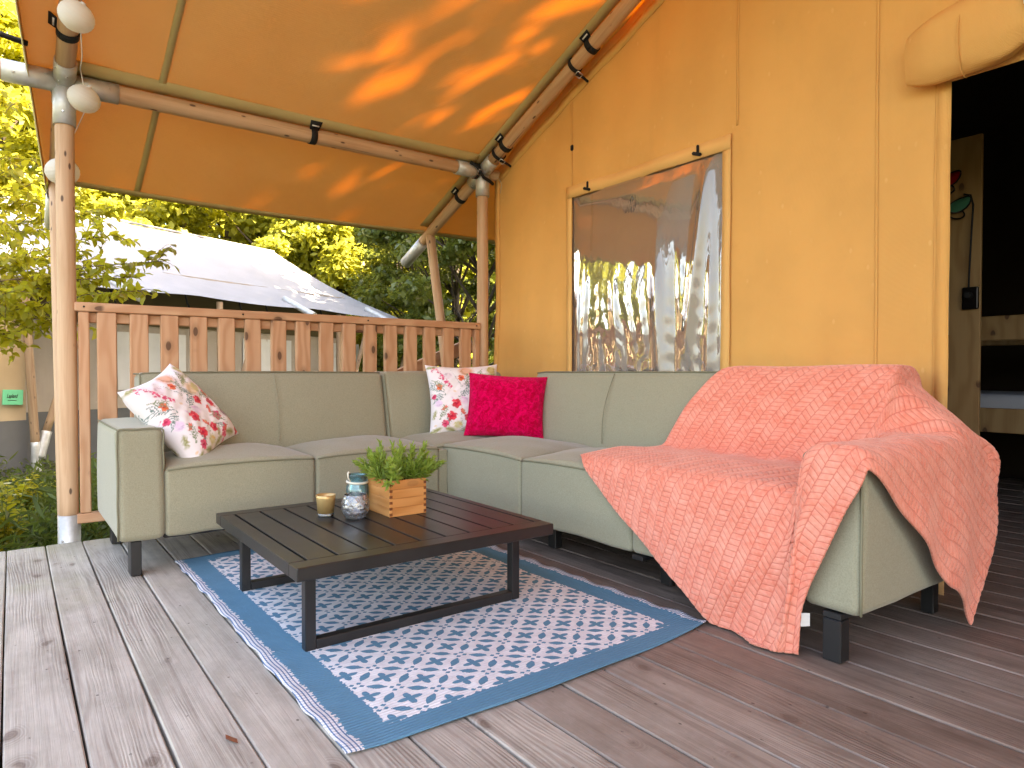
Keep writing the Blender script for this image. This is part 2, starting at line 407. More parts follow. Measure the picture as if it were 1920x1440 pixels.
def bmobj(name, bm, mat, parent=None, smooth=False, loc=None, rot=None):
    me = bpy.data.meshes.new(name); bm.to_mesh(me); bm.free(); me.materials.append(MT[mat])
    if smooth: me.polygons.foreach_set('use_smooth', [True] * len(me.polygons))
    o = bpy.data.objects.new(name, me); link(o, parent)
    if loc is not None: o.location = loc
    if rot is not None: o.rotation_euler = rot
    return o
def empty(name, loc=(0, 0, 0), rz=0.):
    o = bpy.data.objects.new(name, None); o.location = loc; o.rotation_euler = (0, 0, rz); o.empty_display_size = .1; return link(o)
def tag(o, label=None, cat=None, group=None, kind=None):
    if label: o['label'] = label
    if cat: o['category'] = cat
    if group: o['group'] = group
    if kind: o['kind'] = kind
    return o
def box(name, lo, hi, mat, parent=None, bev=.004, seg=1, rot=None):
    """bevelled box between two corners; origin at its centre so wood grain runs along its own axes"""
    lo, hi = Vector(lo), Vector(hi); c = (lo + hi) / 2; s = hi - lo
    bm = bmesh.new(); bmesh.ops.create_cube(bm, size=1); bmesh.ops.scale(bm, vec=s, verts=bm.verts)
    if bev: bmesh.ops.bevel(bm, geom=bm.edges[:], offset=bev, segments=seg, affect='EDGES', profile=.5)
    return bmobj(name, bm, mat, parent, False, c, rot)
def frame_of(d):
    d = Vector(d).normalized(); u = d.orthogonal().normalized(); return u, d.cross(u), d
def tube(name, p0, p1, r0, mat, parent=None, r1=None, seg=14, rings=6, jit=0., caps=True):
    """round bar from p0 to p1, its own Z along the bar"""
    p0, p1 = Vector(p0), Vector(p1); L = (p1 - p0).length; r1 = r0 if r1 is None else r1
    V, F = [], []; ph = [random.random() * 6 for _ in range(4)]
    for i in range(rings + 1):
        t = i / rings; r = r0 + (r1 - r0) * t
        for k in range(seg):
            a = 2 * math.pi * k / seg
            rr = r * (1 + jit * (math.sin(a * 2 + ph[0] + t * 5) * .5 + math.sin(t * 9 + ph[1]) * .5 + math.sin(a * 3 + t * 17 + ph[2]) * .3))
            V.append((rr * math.cos(a) + jit * .25 * r0 * math.sin(t * 4 + ph[3]), rr * math.sin(a), t * L))
    for i in range(rings):
        for k in range(seg):
            F.append((i * seg + k, i * seg + (k + 1) % seg, (i + 1) * seg + (k + 1) % seg, (i + 1) * seg + k))
    if caps: F += [tuple(range(seg))[::-1], tuple(rings * seg + k for k in range(seg))]
    o = mesh(name, V, F, mat, parent, False)
    o.data.polygons.foreach_set('use_smooth', [len(p.vertices) == 4 for p in o.data.polygons])
    o.location = p0; o.rotation_mode = 'QUATERNION'; o.rotation_quaternion = (p1 - p0).to_track_quat('Z', 'Y'); return o
def sweep_geo(path, r, seg=8, closed=False):
    pts = [Vector(p) for p in path]; n = len(pts); V, F = [], []; prev = None
    for i, p in enumerate(pts):
        a = pts[(i - 1) % n] if (closed or i) else p; b = pts[(i + 1) % n] if (closed or i < n - 1) else p
        d = (b - a).normalized()
        if prev is None: u = d.orthogonal().normalized()
        else: u = (prev - d * prev.dot(d)).normalized()
        prev = u; v = d.cross(u); rr = r[i] if hasattr(r, '__len__') else r
        for k in range(seg):
            q = 2 * math.pi * k / seg; V.append(p + (u * math.cos(q) + v * math.sin(q)) * rr)
    for i in range(n if closed else n - 1):
        j = (i + 1) % n
        for k in range(seg): F.append((i * seg + k, i * seg + (k + 1) % seg, j * seg + (k + 1) % seg, j * seg + k))
    if not closed: F += [tuple(range(seg))[::-1], tuple((n - 1) * seg + k for k in range(seg))]
    return V, F
def sweep(name, path, r, mat, parent=None, seg=8, closed=False):
    V, F = sweep_geo(path, r, seg, closed); return mesh(name, V, F, mat, parent, True)
def lathe(name, prof, mat, parent=None, loc=(0, 0, 0), seg=28, fn=None):
    V, F = [], []; n = len(prof)
    for i, (r, z) in enumerate(prof):
        for k in range(seg):
            a = 2 * math.pi * k / seg; rr = r * (fn(a, z) if fn else 1); V.append((rr * math.cos(a), rr * math.sin(a), z))
    for i in range(n - 1):
        for k in range(seg): F.append((i * seg + k, i * seg + (k + 1) % seg, (i + 1) * seg + (k + 1) % seg, (i + 1) * seg + k))
    if prof[0][0] > 0: F.append(tuple(range(seg))[::-1])
    if prof[-1][0] > 0: F.append(tuple((n - 1) * seg + k for k in range(seg)))
    return mesh(name, V, F, mat, parent, True, loc)
def rbox(name, lo, hi, r, mat, parent=None, n=(14, 14, 14), deform=None):
    """soft upholstered block: rounded box, optionally deformed (x,y,z)->(x,y,z)"""
    lo, hi = np.array(lo, float), np.array(hi, float); c = (lo + hi) / 2; h = (hi - lo) / 2
    def samples(hh, k):
        inner = np.linspace(-(hh - r), hh - r, k); t = np.array([.15, .4, .7, 1.]) * r
        return np.concatenate([-(hh - r) - t[::-1], inner, (hh - r) + t])
    ax = [samples(h[i], n[i]) for i in range(3)]; idx = {}; V = []; F = []
    def vid(p):
        k = tuple(np.round(p, 6))
        if k not in idx:
            core = np.clip(p, -(h - r), h - r); d = p - core; l = np.linalg.norm(d)
            m = np.abs(d).max(); q = core + (d / l * m if l > 0 else d)
            q = q + c
            if deform: q = np.array(deform(*q))
            idx[k] = len(V); V.append(q)
        return idx[k]
    for a in range(3):
        b, d = (a + 1) % 3, (a + 2) % 3
        for s in (-1, 1):
            for i in range(len(ax[b]) - 1):
                for j in range(len(ax[d]) - 1):
                    f = []
                    for (ii, jj) in ((i, j), (i + 1, j), (i + 1, j + 1), (i, j + 1)):
                        p = np.zeros(3); p[a] = s * h[a]; p[b] = ax[b][ii]; p[d] = ax[d][jj]; f.append(vid(p))
                    F.append(f if s > 0 else f[::-1])
    return mesh(name, V, F, mat, parent, True)
def gridmesh(name, P, mat, parent=None, smooth=True, uv=None, skip=None, thick=0.):
    """P (n,m,3)"""
    n, m = P.shape[:2]; F = []
    for i in range(n - 1):
        for j in range(m - 1):
            if skip and skip(i, j): continue
            F.append((i * m + j, (i + 1) * m + j, (i + 1) * m + j + 1, i * m + j + 1))
    o = mesh(name, P.reshape(-1, 3), F, mat, parent, smooth, uv=None if uv is None else uv.reshape(-1, 2))
    if thick:
        md = o.modifiers.new('thickness', 'SOLIDIFY'); md.thickness = thick; md.offset = 0
    return o
def copy_tree(o, parent=None):
    c = o.copy(); COL.objects.link(c); c.parent = parent
    for ch in list(o.children): copy_tree(ch, c)
    return c
def vnoise(P, seed=0, f=1.):
    """cheap smooth pseudo noise on (…,3) arrays"""
    P = np.asarray(P) * f; s = 0
    for k in range(5):
        g = np.random.default_rng(seed * 31 + k); d = g.normal(size=3) * (1 + k * .8); s = s + np.sin(P @ d + g.random() * 6.28) / (1 + k * .6)
    return s / 2.5

# ================================================================== SETTING
GZ = -.46
# ground: one sheet to the horizon, gently uneven
gx = np.concatenate([np.linspace(-160, -14, 12), np.linspace(-12, 14, 53), np.linspace(16, 160, 12)])
gy = np.concatenate([np.linspace(-160, -14, 12), np.linspace(-12, 16, 57), np.linspace(18, 200, 14)])
G = np.zeros((len(gx), len(gy), 3)); G[..., 0] = gx[:, None]; G[..., 1] = gy[None]
nearm = np.exp(-((G[..., 0] - 1.5) ** 2 + (G[..., 1] - 1) ** 2) / 40)
G[..., 2] = GZ - .03 + .10 * vnoise(G * [1, 1, 0], 3, .8) * (1 - nearm) + .02 * vnoise(G, 5, 2.5)
tag(gridmesh('ground', G[:, ::-1], 'ground'), kind='structure')

# deck: joists carry one plank after another
PW, GAP = .1385, .0050; PITCHP = PW + GAP; DY0, DY1 = -2.2, 3.745
bm = bmesh.new()
for yy in np.arange(DY0 + .2, DY1, .55):
    bmesh.ops.create_cube(bm, size=1, matrix=Matrix.Translation((2.3, yy, -.13)) @ Matrix.Diagonal((7.9, .06, .20, 1)))
deck = tag(bmobj('deck', bm, 'joist'), kind='structure')
def plank_mesh(L, seed):
    g = np.random.default_rng(seed); ny = 16; V = []; F = []
    prof = [(-PW / 2, -.027), (-PW / 2, -.0035), (-PW / 2 + .0035, 0), (0, .0008), (PW / 2 - .0035, 0), (PW / 2, -.0035), (PW / 2, -.027)]
    ph = g.random(3) * 6
    for i in range(ny + 1):
        t = i / ny; y = -L / 2 + L * t; wx = .0012 * math.sin(t * 7 + ph[0]); wz = .0010 * math.sin(t * 9 + ph[1])
        for (x, z) in prof: V.append((x + wx + (.0006 * math.sin(t * 23 + ph[2]) if abs(x) > .05 else 0), y, z + (wz if z > -.02 else 0)))
    m = len(prof)
    for i in range(ny):
        for k in range(m): F.append((i * m + k, i * m + (k + 1) % m, (i + 1) * m + (k + 1) % m, (i + 1) * m + k))
    F += [tuple(range(m)), tuple(ny * m + k for k in range(m))[::-1]]
    return V, [f[::-1] for f in F]
PM = []
for s in range(6):
    V, F = plank_mesh(DY1 - DY0, s); o = mesh('plank', V, F, 'deck', deck); PM.append(o)
x0 = -.024 - PITCHP * 10 + PITCHP / 2
for i in range(52):
    o = PM[i] if i < 6 else PM[i % 6].copy()
    if i >= 6: COL.objects.link(o); o.parent = deck
    o.location = (x0 + PITCHP * i, (DY0 + DY1) / 2 + random.uniform(-.004, .004), 0)

# ================================================================== THE TENT WE SIT IN FRONT OF
tent = tag(empty('safari_tent', (2.6, 1.7, 0)), 'ochre canvas safari tent with orange-lit porch canopy on round wooden poles', 'tent')
def tp(o):                      # parent keeping world position
    o.parent = tent; o.matrix_parent_inverse = Matrix.Translation((-2.6, -1.7, 0)); return o
PY, PZ, SL = 3.79, 2.15, .41    # far pole row, beam height, roof slope
RY = -.30; WX = 2.68            # ridge line, gable wall plane
def zpole(y): return PZ + SL * (PY - y)
def zroof(y): return zpole(max(y, 2 * RY - y)) + .052
EAVE = 4.60
# canopy
def roof_grid(y0, y1, xl, xr, nx, ny, dz=0.):
    P = np.zeros((nx, ny, 3))
    for j, yy in enumerate(np.linspace(y0, y1, ny)):
        xa = xl(yy); xs = xa + (xr - xa) * np.linspace(0, 1, nx)
        far = abs(yy - RY) + RY
        for i, xx in enumerate(xs):
            z = zroof(yy) + dz
            s = (xx - .215) / (2.58 - .215)
            if 0 < s < 1: z -= .022 * math.sin(math.pi * s) * (.4 + .6 * abs(math.sin((far - RY) * math.pi / (PY - RY))))
            if xx < .215: z -= .10 * (.215 - xx)
            if far > PY: z -= .012 * (far - PY) * abs(math.sin(s * math.pi * 1.0)) if 0 < s < 1 else 0
            z += .004 * math.sin(xx * 9 + yy * 3) + .003 * math.sin(xx * 17 - yy * 6)
            P[i, j] = (xx, yy, z)
    return P
xl = lambda y: .03 + .115 * (max(y, 2 * RY - y) - 3.36) if max(y, 2 * RY - y) > 2.2 else -.105
roof = tp(gridmesh('canopy', roof_grid(RY, EAVE, xl, 6.7, 90, 44)[:, ::-1], 'roof'))
tp(gridmesh('canopy', roof_grid(2 * RY - EAVE, RY, xl, 6.7, 60, 30)[:, ::-1], 'roof'))
# seams and hems on the canopy underside
def canopy_strip(name, xa, xb, ya, yb, mat, n=30, dz=-.006, along='y'):
    P = np.zeros((2, n, 3))
    base = roof_grid(ya, yb, lambda y: xa, xb, 2, n, dz) if along == 'y' else None
    if along == 'y': P = base
    else:
        for i, xx in enumerate(np.linspace(xa, xb, n)):
            for k, yy in enumerate((ya, yb)):
                s = (xx - .215) / 2.365; z = zroof(yy) + dz
                if 0 < s < 1: z -= .022 * math.sin(math.pi * s) * (.4 + .6 * abs(math.sin((yy - RY) * math.pi / (PY - RY)))) + (.012 * (yy - PY) * abs(math.sin(s * math.pi)) if yy > PY else 0)
                P[k, i] = (xx, yy, z)
    return tp(gridmesh(name, P, mat, thick=.0015))
for sx in (.60,): canopy_strip('canopy_seam', sx, sx + .032, RY + .05, EAVE - .01, 'hem', 60)
canopy_strip('eave_hem', .26, 6.6, EAVE - .05, EAVE - .003, 'hem', 90, -.006, 'x')
# valance at the open gable edge: a folded flap hanging under the edge
P = np.zeros((3, 40, 3))
for j, yy in enumerate(np.linspace(-1, EAVE, 40)):
    a = xl(yy); z = zroof(yy) - .10 * (.215 - a)
    P[0, j] = (a + .002, yy, z - .004); P[1, j] = (a - .004, yy, z - .045 + .006 * math.sin(yy * 7)); P[2, j] = (a + .006, yy, z - .085 + .010 * math.sin(yy * 5 + 1))
tp(gridmesh('edge_flap', P, 'hem', thick=.002))
# canvas sleeve flap along the beam and the gable rafter
P = np.zeros((3, 60, 3))
for j, xx in enumerate(np.linspace(.26, 2.50, 60)):
    s = (xx - .215) / 2.365; zt = zroof(3.70) - .022 * math.sin(math.pi * s) * .42 - .004
    P[0, j] = (xx, 3.70, zt); P[1, j] = (xx, 3.735, PZ + .052 + .003 * math.sin(xx * 13)); P[2, j] = (xx, 3.775, PZ + .042)
tp(gridmesh('beam_sleeve', P, 'hem', thick=.0015))
P = np.zeros((3, 60, 3))
for j, yy in enumerate(np.linspace(RY + .1, 4.5, 60)):
    P[0, j] = (2.49, yy, zroof(yy) - .022 * math.sin(math.pi * .96) * .5 - .006); P[1, j] = (2.525, yy, zpole(yy) + .045); P[2, j] = (2.555, yy, zpole(yy) + .041)
tp(gridmesh('rafter_sleeve', P, 'hem', thick=.0015))

# gable wall with window and door openings
DJ, DK = 1.000, -.62           # door jambs
WL, WR, WB, WT = 2.985, 1.935, .58, 1.825
ys = np.unique(np.round(np.concatenate([np.linspace(3.80, WL, 18), np.linspace(WL, WR, 22), np.linspace(WR, DJ, 20), np.linspace(DJ, DK, 10), np.linspace(DK, -4.4, 26)]), 5))[::-1]
zl = np.unique(np.round(np.concatenate([np.linspace(-.02, WB, 12), np.linspace(WB, WT, 22)]), 5)); nt_ = 24
P = np.zeros((len(ys), len(zl) + nt_, 3))
def wall_off(y, z):
    o = .008 * math.sin(y * 5.1 + z * .6) + .006 * math.sin(y * 11 + 1.3) * math.cos(z * 1.7) + .003 * math.sin(y * 24 + z * 3.1) + .0025 * math.sin(z * 13 + y * 7) * math.sin(y * 4 + 1)
    edge = max(0, 1 - abs(y - 3.79) / .3); o += .006 * edge * math.sin(z * 6)
    return o
for i, yy in enumerate(ys):
    zt = zroof(yy) - .015
    zz = np.concatenate([zl, WT + (zt - WT) * (np.arange(1, nt_ + 1) / nt_)])
    for j, z in enumerate(zz): P[i, j] = (WX + wall_off(yy, z), yy, z)
def wskip(i, j):
    ym = (ys[i] + ys[i + 1]) / 2
    return j < len(zl) - 1 and ((WR < ym < WL and zl[j] >= WB - 1e-4) or (DK < ym < DJ))
wall = tp(gridmesh('gable_wall', P, 'wall', skip=wskip))
def wall_strip(name, pts, width, mat, proud, parent=None, th=.0015, n=24):
    """ribbon lying on the gable wall through (y,z) points"""
    rows = []; pts = [Vector((0, *p)) for p in pts]
    for a, b in zip(pts[:-1], pts[1:]):
        d = (b - a).normalized(); nrm = Vector((0, -d.z, d.y)) * width / 2
        for k in range(n + (1 if b is pts[-1] else 0)):
            p = a.lerp(b, k / n); rows.append([(WX + wall_off(q.y, q.z) - proud, q.y, q.z) for q in (p - nrm, p + nrm)])
    o = gridmesh(name, np.array(rows), mat, thick=th); tp(o)
    if parent: o.parent = parent; o.matrix_parent_inverse = Matrix()
    return o
for yy, z0, z1 in ((1.245, 0., zroof(1.245) - .03), (2.99, WT + .06, zroof(2.99) - .03), (1.86, WT + .1, zroof(1.86) - .03), (1.035, 0., 1.84), (-1.6, 0., 3.)):
    wall_strip('wall_seam', [(yy, z0), (yy, z1)], .011, 'wall', .0035)
wall_strip('rake_hem', [(3.76, zroof(3.76) - .10), (.2, zroof(.2) - .10)], .055, 'wall', .004, n=60)
wall_strip('side_hem', [(3.772, 0.), (3.772, 2.12)], .05, 'wall', .004)
wall_strip('door_hem', [(DJ + .012, 0.), (DJ + .012, 1.86)], .045, 'wall', .004)
# window: film, canvas border, toggles, straps, curtain behind
win = empty('window', (0, 0, 0)); win.parent = tent; win.matrix_parent_inverse = Matrix.Translation((-2.6, -1.7, 0))
FING = [(.955, .030, .06, .50, -.02, .020), (.90, .022, .15, .58, -.05, .010), (.78, .028, .05, .42, .03, .004), (.66, .026, .10, .50, .06, .005), (.58, .020, .05, .36, .05, -.003), (.47, .030, .18, .45, .04, .003), (.36, .036, .02, .62, .07, .026), (.27, .022, .12, .60, .02, -.007), (.14, .030, .30, .95, -.16, .022), (.07, .020, .10, .55, -.03, .010), (.03, .022, .25, .75, -.02, -.010)]
win_y = np.linspace(WR - .005, WL + .005, 180); win_z = np.linspace(WB - .005, WT + .005, 110); P = np.zeros((180, 110, 3))
for i, yy in enumerate(win_y):
    u = (yy - WR) / (WL - WR)
    for j, z in enumerate(win_z):
        t = (z - WB) / (WT - WB)
        d = .003 * math.sin(u * 3.1) * math.sin(t * 3.1) + .0012 * math.sin(u * 9 + t * 4)
        for (fu, fw_, ta, tb_, ln, am) in FING:      # long soft buckles in the film
            du = (u - fu - ln * (t - (ta + tb_) / 2)) / fw_
            if abs(du) < 3:
                e = 1 / (1 + math.exp(-(t - ta) * 26)) / (1 + math.exp((t - tb_) * 22)); d += am * math.exp(-du * du) * e
        d += (.0011 * math.sin(u * 71 + 3 * math.sin(t * 9)) + .0008 * math.sin(t * 83 + 4 * math.sin(u * 15)) * math.sin(u * 37)) / (1 + math.exp((t - .55) * 12))
        pin = min(1, min(u, 1 - u) / .06) * min(1, min(t, 1 - t) / .05)
        P[i, j] = (WX - .004 - d * pin * .9 - .006 * pin, yy, z)
gridmesh('window_film', P, 'pvc', win)
for pts in ([(WL + .022, WB), (WL + .022, WT + .072)], [(WR - .022, WB), (WR - .022, WT + .072)]): wall_strip('window_border', pts, .048, 'band', .010, win)
wall_strip('window_border', [(WL + .046, WT + .035), (WR - .046, WT + .035)], .070, 'band', .0125, win)
P = np.zeros((2, 30, 3))
for j, yy in enumerate(np.linspace(WR - .12, WL + .12, 30)):
    for k, z in enumerate((WB - .1, WT + .1)): P[k, j] = (WX + .045 + .006 * math.sin(yy * 21), yy, z)
gridmesh('inner_curtain', P, 'curtain', win)
for yy, zb in ((2.845, 1.50), (2.075, 1.45)):
    rows = np.array([[(WX + .016 + .003 * math.sin(t * 5), yy + s * .009, WT - t * (WT - zb)) for s in (-1, 1)] for t in np.linspace(0, 1, 10)])
    gridmesh('hanging_strap', rows, 'strap', win, thick=.002)
    b = bmesh.new(); bmesh.ops.create_cube(b, size=1, matrix=Matrix.Translation((WX - .024, yy, WT + .022)) @ Matrix.Rotation(.35, 4, 'X') @ Matrix.Diagonal((.016, .055, .016, 1)))
    bmesh.ops.create_cube(b, size=1, matrix=Matrix.Translation((WX - .022, yy - .004, WT + .045)) @ Matrix.Diagonal((.012, .014, .04, 1)))
    bmesh.ops.bevel(b, geom=b.edges[:], offset=.004, segments=2, affect='EDGES'); bmobj('toggle', b, 'strap', win)
b = bmesh.new(); bmesh.ops.create_cube(b, size=1, matrix=Matrix.Translation((WX - .012, 2.985, 2.12)) @ Matrix.Diagonal((.014, .022, .034, 1)))
bmesh.ops.bevel(b, geom=b.edges[:], offset=.005, segments=2, affect='EDGES'); tp(bmobj('snap_hook', b, 'strap'))

# rolled door flap above the doorway
rows = []
ry = np.linspace(1.115, DK - .1, 70)
for i, yy in enumerate(ry):
    t = i / 69; cz = 1.925 + .05 * t + .012 * math.sin(t * 11); pin = 1 - .35 * math.exp(-((yy - .735) / .05) ** 2) - .35 * math.exp(-((yy + .2) / .05) ** 2)
    endr = min(1, (i + .6) / 4) ** .5
    ring = []
    for k in range(26):
        a = 2 * math.pi * k / 26
        rz, rx = (.118 + .012 * math.sin(t * 6)) * pin, .062 * pin
        wr = 1 + .035 * math.sin(a * 3 + t * 15) + .05 * math.sin(a * 9 - t * 31) * (1.25 - pin) * 2.2 + .018 * math.sin(a * 5 + t * 23) + .012 * math.sin(a * 13 + t * 9)
        ring.append((WX - .055 + rx * math.cos(a) * wr * endr, yy, cz + rz * math.sin(a) * wr * (.55 + .45 * endr)))
    rows.append(ring + [ring[0]])
roll = tp(gridmesh('door_roll', np.array(rows), 'wall'))
V = [Vector(p) for p in rows[0][:26]]; tp(mesh('roll_end', V, [tuple(range(26))], 'wall'))
wall_dr = []
for a in np.linspace(0, 2 * math.pi, 27):
    for s in (-.011, .011): wall_dr.append((WX - .055 + .052 * math.cos(a), .735 + s + .02 * math.sin(a), 1.945 + .093 * math.sin(a)))
st = tp(gridmesh('roll_strap', np.array(wall_dr).reshape(27, 2, 3), 'strap', thick=.003))
tp(box('strap_clip', (WX - .118, .722, 1.955), (WX - .103, .749, 1.995), 'label', None, .003))
for s in range(1, 3):
    sp = [(WX - .055 + (.067) * math.cos(a), [0, .93, .30][s] , 1.928 + (.122) * math.sin(a)) for a in np.linspace(1.2, 4.9, 18)]
    tp(sweep('roll_seam', sp, .0022, 'wall'))

# poles, sleeves
def pole(name, a, b, r=.040, mat='pole'): return tp(tube(name, a, b, r, mat, None, r * .96, 16, 14, .035))
def sleeve(a, b, r=.0465, bolts=True):
    a, b = Vector(a), Vector(b); o = tp(tube('metal_sleeve', a, b, r, 'metal', None, None, 20, 2))
    d = (b - a).normalized(); cdir = Vector((-.45, -.85, -.1)); cdir = (cdir - d * cdir.dot(d)).normalized(); side = d.cross(cdir)
    if bolts:
        for f, ang in ((.25, .3), (.8, -.2), (.55, .9)):
            p = a.lerp(b, f) + (cdir * math.cos(ang) + side * math.sin(ang)) * (r - .001); n = (cdir * math.cos(ang) + side * math.sin(ang))
            tp(tube('bolt', p, p + n * .005, .006, 'bolt', None, .004, 8, 1))
    return o
LX, RX = .215, 2.578
for px in (LX, RX):
    pole('corner_post', (px, PY, .05), (px, PY, 2.06)); sleeve((px, PY, 1.95 if px < 1 else 1.985), (px, PY, 2.165))
    sleeve((px, PY, GZ), (px, PY, .125))
    pole('rafter', (px, PY - .02, zpole(PY - .02)), (px, RY, zpole(RY)), .040)
    pole('rafter', (px, PY + .02, zpole(PY + .02)), (px, 4.66, zpole(4.66)), .040)
    sleeve((px, PY - .02, zpole(PY - .02)), (px, PY - .13, zpole(PY - .13))); sleeve((px, PY + .02, zpole(PY + .02)), (px, PY + .12, zpole(PY + .12)))
    sleeve((px, 4.60, zpole(4.60) - .012), (px, 4.90, zpole(4.90) - .012), .045, False)
    pole('brace', (px, 4.50, zpole(4.50) - .02), (px, 3.98, -.40), .036)
    pole('rafter', (px, RY, zpole(RY)), (px, 2 * RY - 4.66, zpole(4.66)), .040)
    pole('corner_post', (px, 2 * RY - PY, GZ), (px, 2 * RY - PY, 2.1))
pole('beam', (LX, PY, PZ), (RX, PY, PZ), .042); sleeve((LX + .02, PY, PZ), (.435, PY, PZ), .048); sleeve((2.365, PY, PZ), (RX - .02, PY, PZ), .048)
pole('beam', (LX - .1, PY, PZ), (-1.3, PY, PZ), .042); sleeve((LX - .02, PY, PZ), (-.02, PY, PZ), .048)
pole('beam', (LX, RY, zpole(RY)), (6.5, RY, zpole(RY))); pole('beam', (RX, PY, PZ), (6.5, PY, PZ)); pole('beam', (LX, 2 * RY - PY, PZ), (6.5, 2 * RY - PY, PZ))
# webbing straps round the poles
def strap(c, d, r, w=.034, tab=None, gapa=None):
    u, v, d = frame_of(d); c = Vector(c); rows = []
    for a in np.linspace(0, 2 * math.pi, 25):
        n = u * math.cos(a) + v * math.sin(a); rows.append([c + n * (r + .003) - d * w / 2, c + n * (r + .003) + d * w / 2])
    o = tp(gridmesh('strap', np.array(rows), 'strap', thick=.003))
    if tab is not None:
        t = Vector(tab); q = d * w * .75; top = c + t
        nrm = d.cross(t).normalized(); base = c + t.normalized() * (r * .55) - nrm * 0
        rows = [[p - q * k, p + q * k] for p, k in ((base, .8), (base.lerp(top, .5), 1.1), (top, 1.25))]
        tp(gridmesh('strap_tab', np.array(rows), 'strap', thick=.004))
        p = base.lerp(top, .62); rows = [[p - q * .75 - t.normalized() * .004, p + q * .75 - t.normalized() * .004], [p - q * .75 + t.normalized() * .004, p + q * .75 + t.normalized() * .004]]
        m = nrm if nrm.y < 0 else -nrm
        tp(gridmesh('tab_label', np.array(rows) + np.array(m) * .004, 'label', thick=.001))
    return o
strap((1.40, PY, PZ), (1, 0, 0), .042, .036, (0, -.075, .062))
rd = Vector((0, -1, SL)).normalized()
for yy in (2.72, 3.52): strap((RX, yy, zpole(yy)), rd, .040, .036, (-.075, 0, .05))
strap((RX, 4.06, zpole(4.06)), rd, .040, .036, (-.075, 0, .05))
strap((LX, 3.50, zpole(3.5)), rd, .040, .036, (-.07, 0, .045))
def buckle(c, d):
    u, v, d = frame_of(d); c = Vector(c); pts = [c + d * sx * .016 + Vector((-.35, -.75, -.55)).normalized().cross(d) * sz * .020 for sx, sz in ((-1, -1), (1, -1), (1, 1), (-1, 1))]
    tp(sweep('buckle', pts, .003, 'bolt', None, 6, True))
for yy in (2.86, 3.60):
    strap((RX, yy, zpole(yy)), rd, .045 if yy > 3 else .040, .024); buckle((RX + .01, yy - .02, zpole(yy) - .056), rd)
    tp(sweep('strap_tail', [(RX + .01, yy, zpole(yy) - .045), (RX + .05, yy - .01, zpole(yy) - .055), (WX - .012, yy - .01, zpole(yy) - .07)], .008, 'strap', None, 6))
strap((2.52, PY, PZ), (1, 0, 0), .048, .022); buckle((2.525, PY - .052, PZ - .02), (1, 0, 0))
tp(sweep('strap', [(2.45, 3.74, 2.185), (2.50, 3.735, 2.16), (2.55, 3.735, 2.10), (2.60, 3.74, 2.085), (2.65, 3.77, 2.08)], .011, 'strap', None, 6))
tp(sweep('strap', [(-.30, 3.52, 2.22), (-.05, 3.60, 2.235), (.075, 3.62, 2.225)], .012, 'strap', None, 6))
tp(sweep('cable_tie', [(LX + .05 * math.cos(a), PY + .05 * math.sin(a), 2.19 + .01 * math.sin(a)) for a in np.linspace(0, 6.28, 25)], .004, 'strap', None, 6))
tp(sweep('drawcord', [(WX - .02, 3.74, 2.12), (WX - .03, 3.70, 2.10), (WX - .02, 3.68, 2.06), (WX - .025, 3.69, 2.0)], .0016, 'rope', None, 5))
tp(sweep('drawcord', [(WX - .02, 3.66, 2.17), (WX - .03, 3.63, 2.18), (WX - .02, 3.60, 2.17)], .0016, 'rope', None, 5))
# dark opaque lining added to block daylight and keep the rooms dark
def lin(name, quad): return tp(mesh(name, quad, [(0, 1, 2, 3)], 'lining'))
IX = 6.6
lin('light_block_lining', [(WX + .06, 3.72, -.45), (IX, 3.72, -.45), (IX, 3.72, 2.1), (WX + .06, 3.72, 2.1)])
lin('light_block_lining', [(WX + .06, -4.3, -.03), (IX, -4.3, -.03), (IX, -4.3, 2.1), (WX + .06, -4.3, 2.1)])
lin('light_block_lining', [(IX, -4.3, -.45), (IX, 3.74, -.45), (IX, 3.74, 3.9), (IX, -4.3, 3.9)])
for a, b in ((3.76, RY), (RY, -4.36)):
    lin('light_block_lining', [(WX + .06, a, zroof(a) - .10), (IX, a, zroof(a) - .10), (IX, b, zroof(b) - .10), (WX + .06, b, zroof(b) - .10)])
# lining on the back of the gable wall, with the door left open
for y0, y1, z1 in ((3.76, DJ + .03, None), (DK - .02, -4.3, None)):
    lin('light_block_lining', [(WX + .075, y0, -.02), (WX + .075, y1, -.02), (WX + .075, y1, zroof(y1) - .09), (WX + .075, y0, zroof(y0) - .09)])
lin('light_block_lining', [(WX + .075, DJ + .03, 1.9), (WX + .075, DK - .02, 1.9), (WX + .075, DK - .02, zroof(RY) - .16), (WX + .075, DJ + .03, zroof(1) - .09)])

# ------------------------------------------------------------------ inside the doorway
part = tag(empty('pine_partition', (3.8, 2.2, 0)), 'dim pine board partition just inside the dark doorway', 'partition')
yy = 1.262; k = 0
while yy < 3.6:
    box('board', (3.78, yy, 0.002), (3.80, yy + .165, 1.955), 'board', part, .003).location -= Vector((3.8, 2.2, 0)); yy += .167
hk = tag(empty('wall_socket', (3.775, 1.30, 1.16)), 'black wall socket with hanging cable on pine partition', 'socket')
b = box('socket_plate', (-.016, -.035, -.055), (0.003, .035, .055), 'iron', hk, .006, 2)
tube('plug', (-.016, 0, .012), (-.05, 0, .012), .017, 'strap', hk, .014, 12, 2)
sweep('cable', [(-.03, 0, .05), (-.025, .0, .12), (-.02, -.005, .30), (-.02, -.012, .45), (-.02, .0, .50), (-.02, .03, .51)], .0045, 'strap', hk)
sp_ = tag(box('height_strip', (3.768, 1.395, .985), (3.778, 1.465, 1.40), 'strip', None, .002), 'pale folding ruler strip fixed to the pine partition', 'strip')
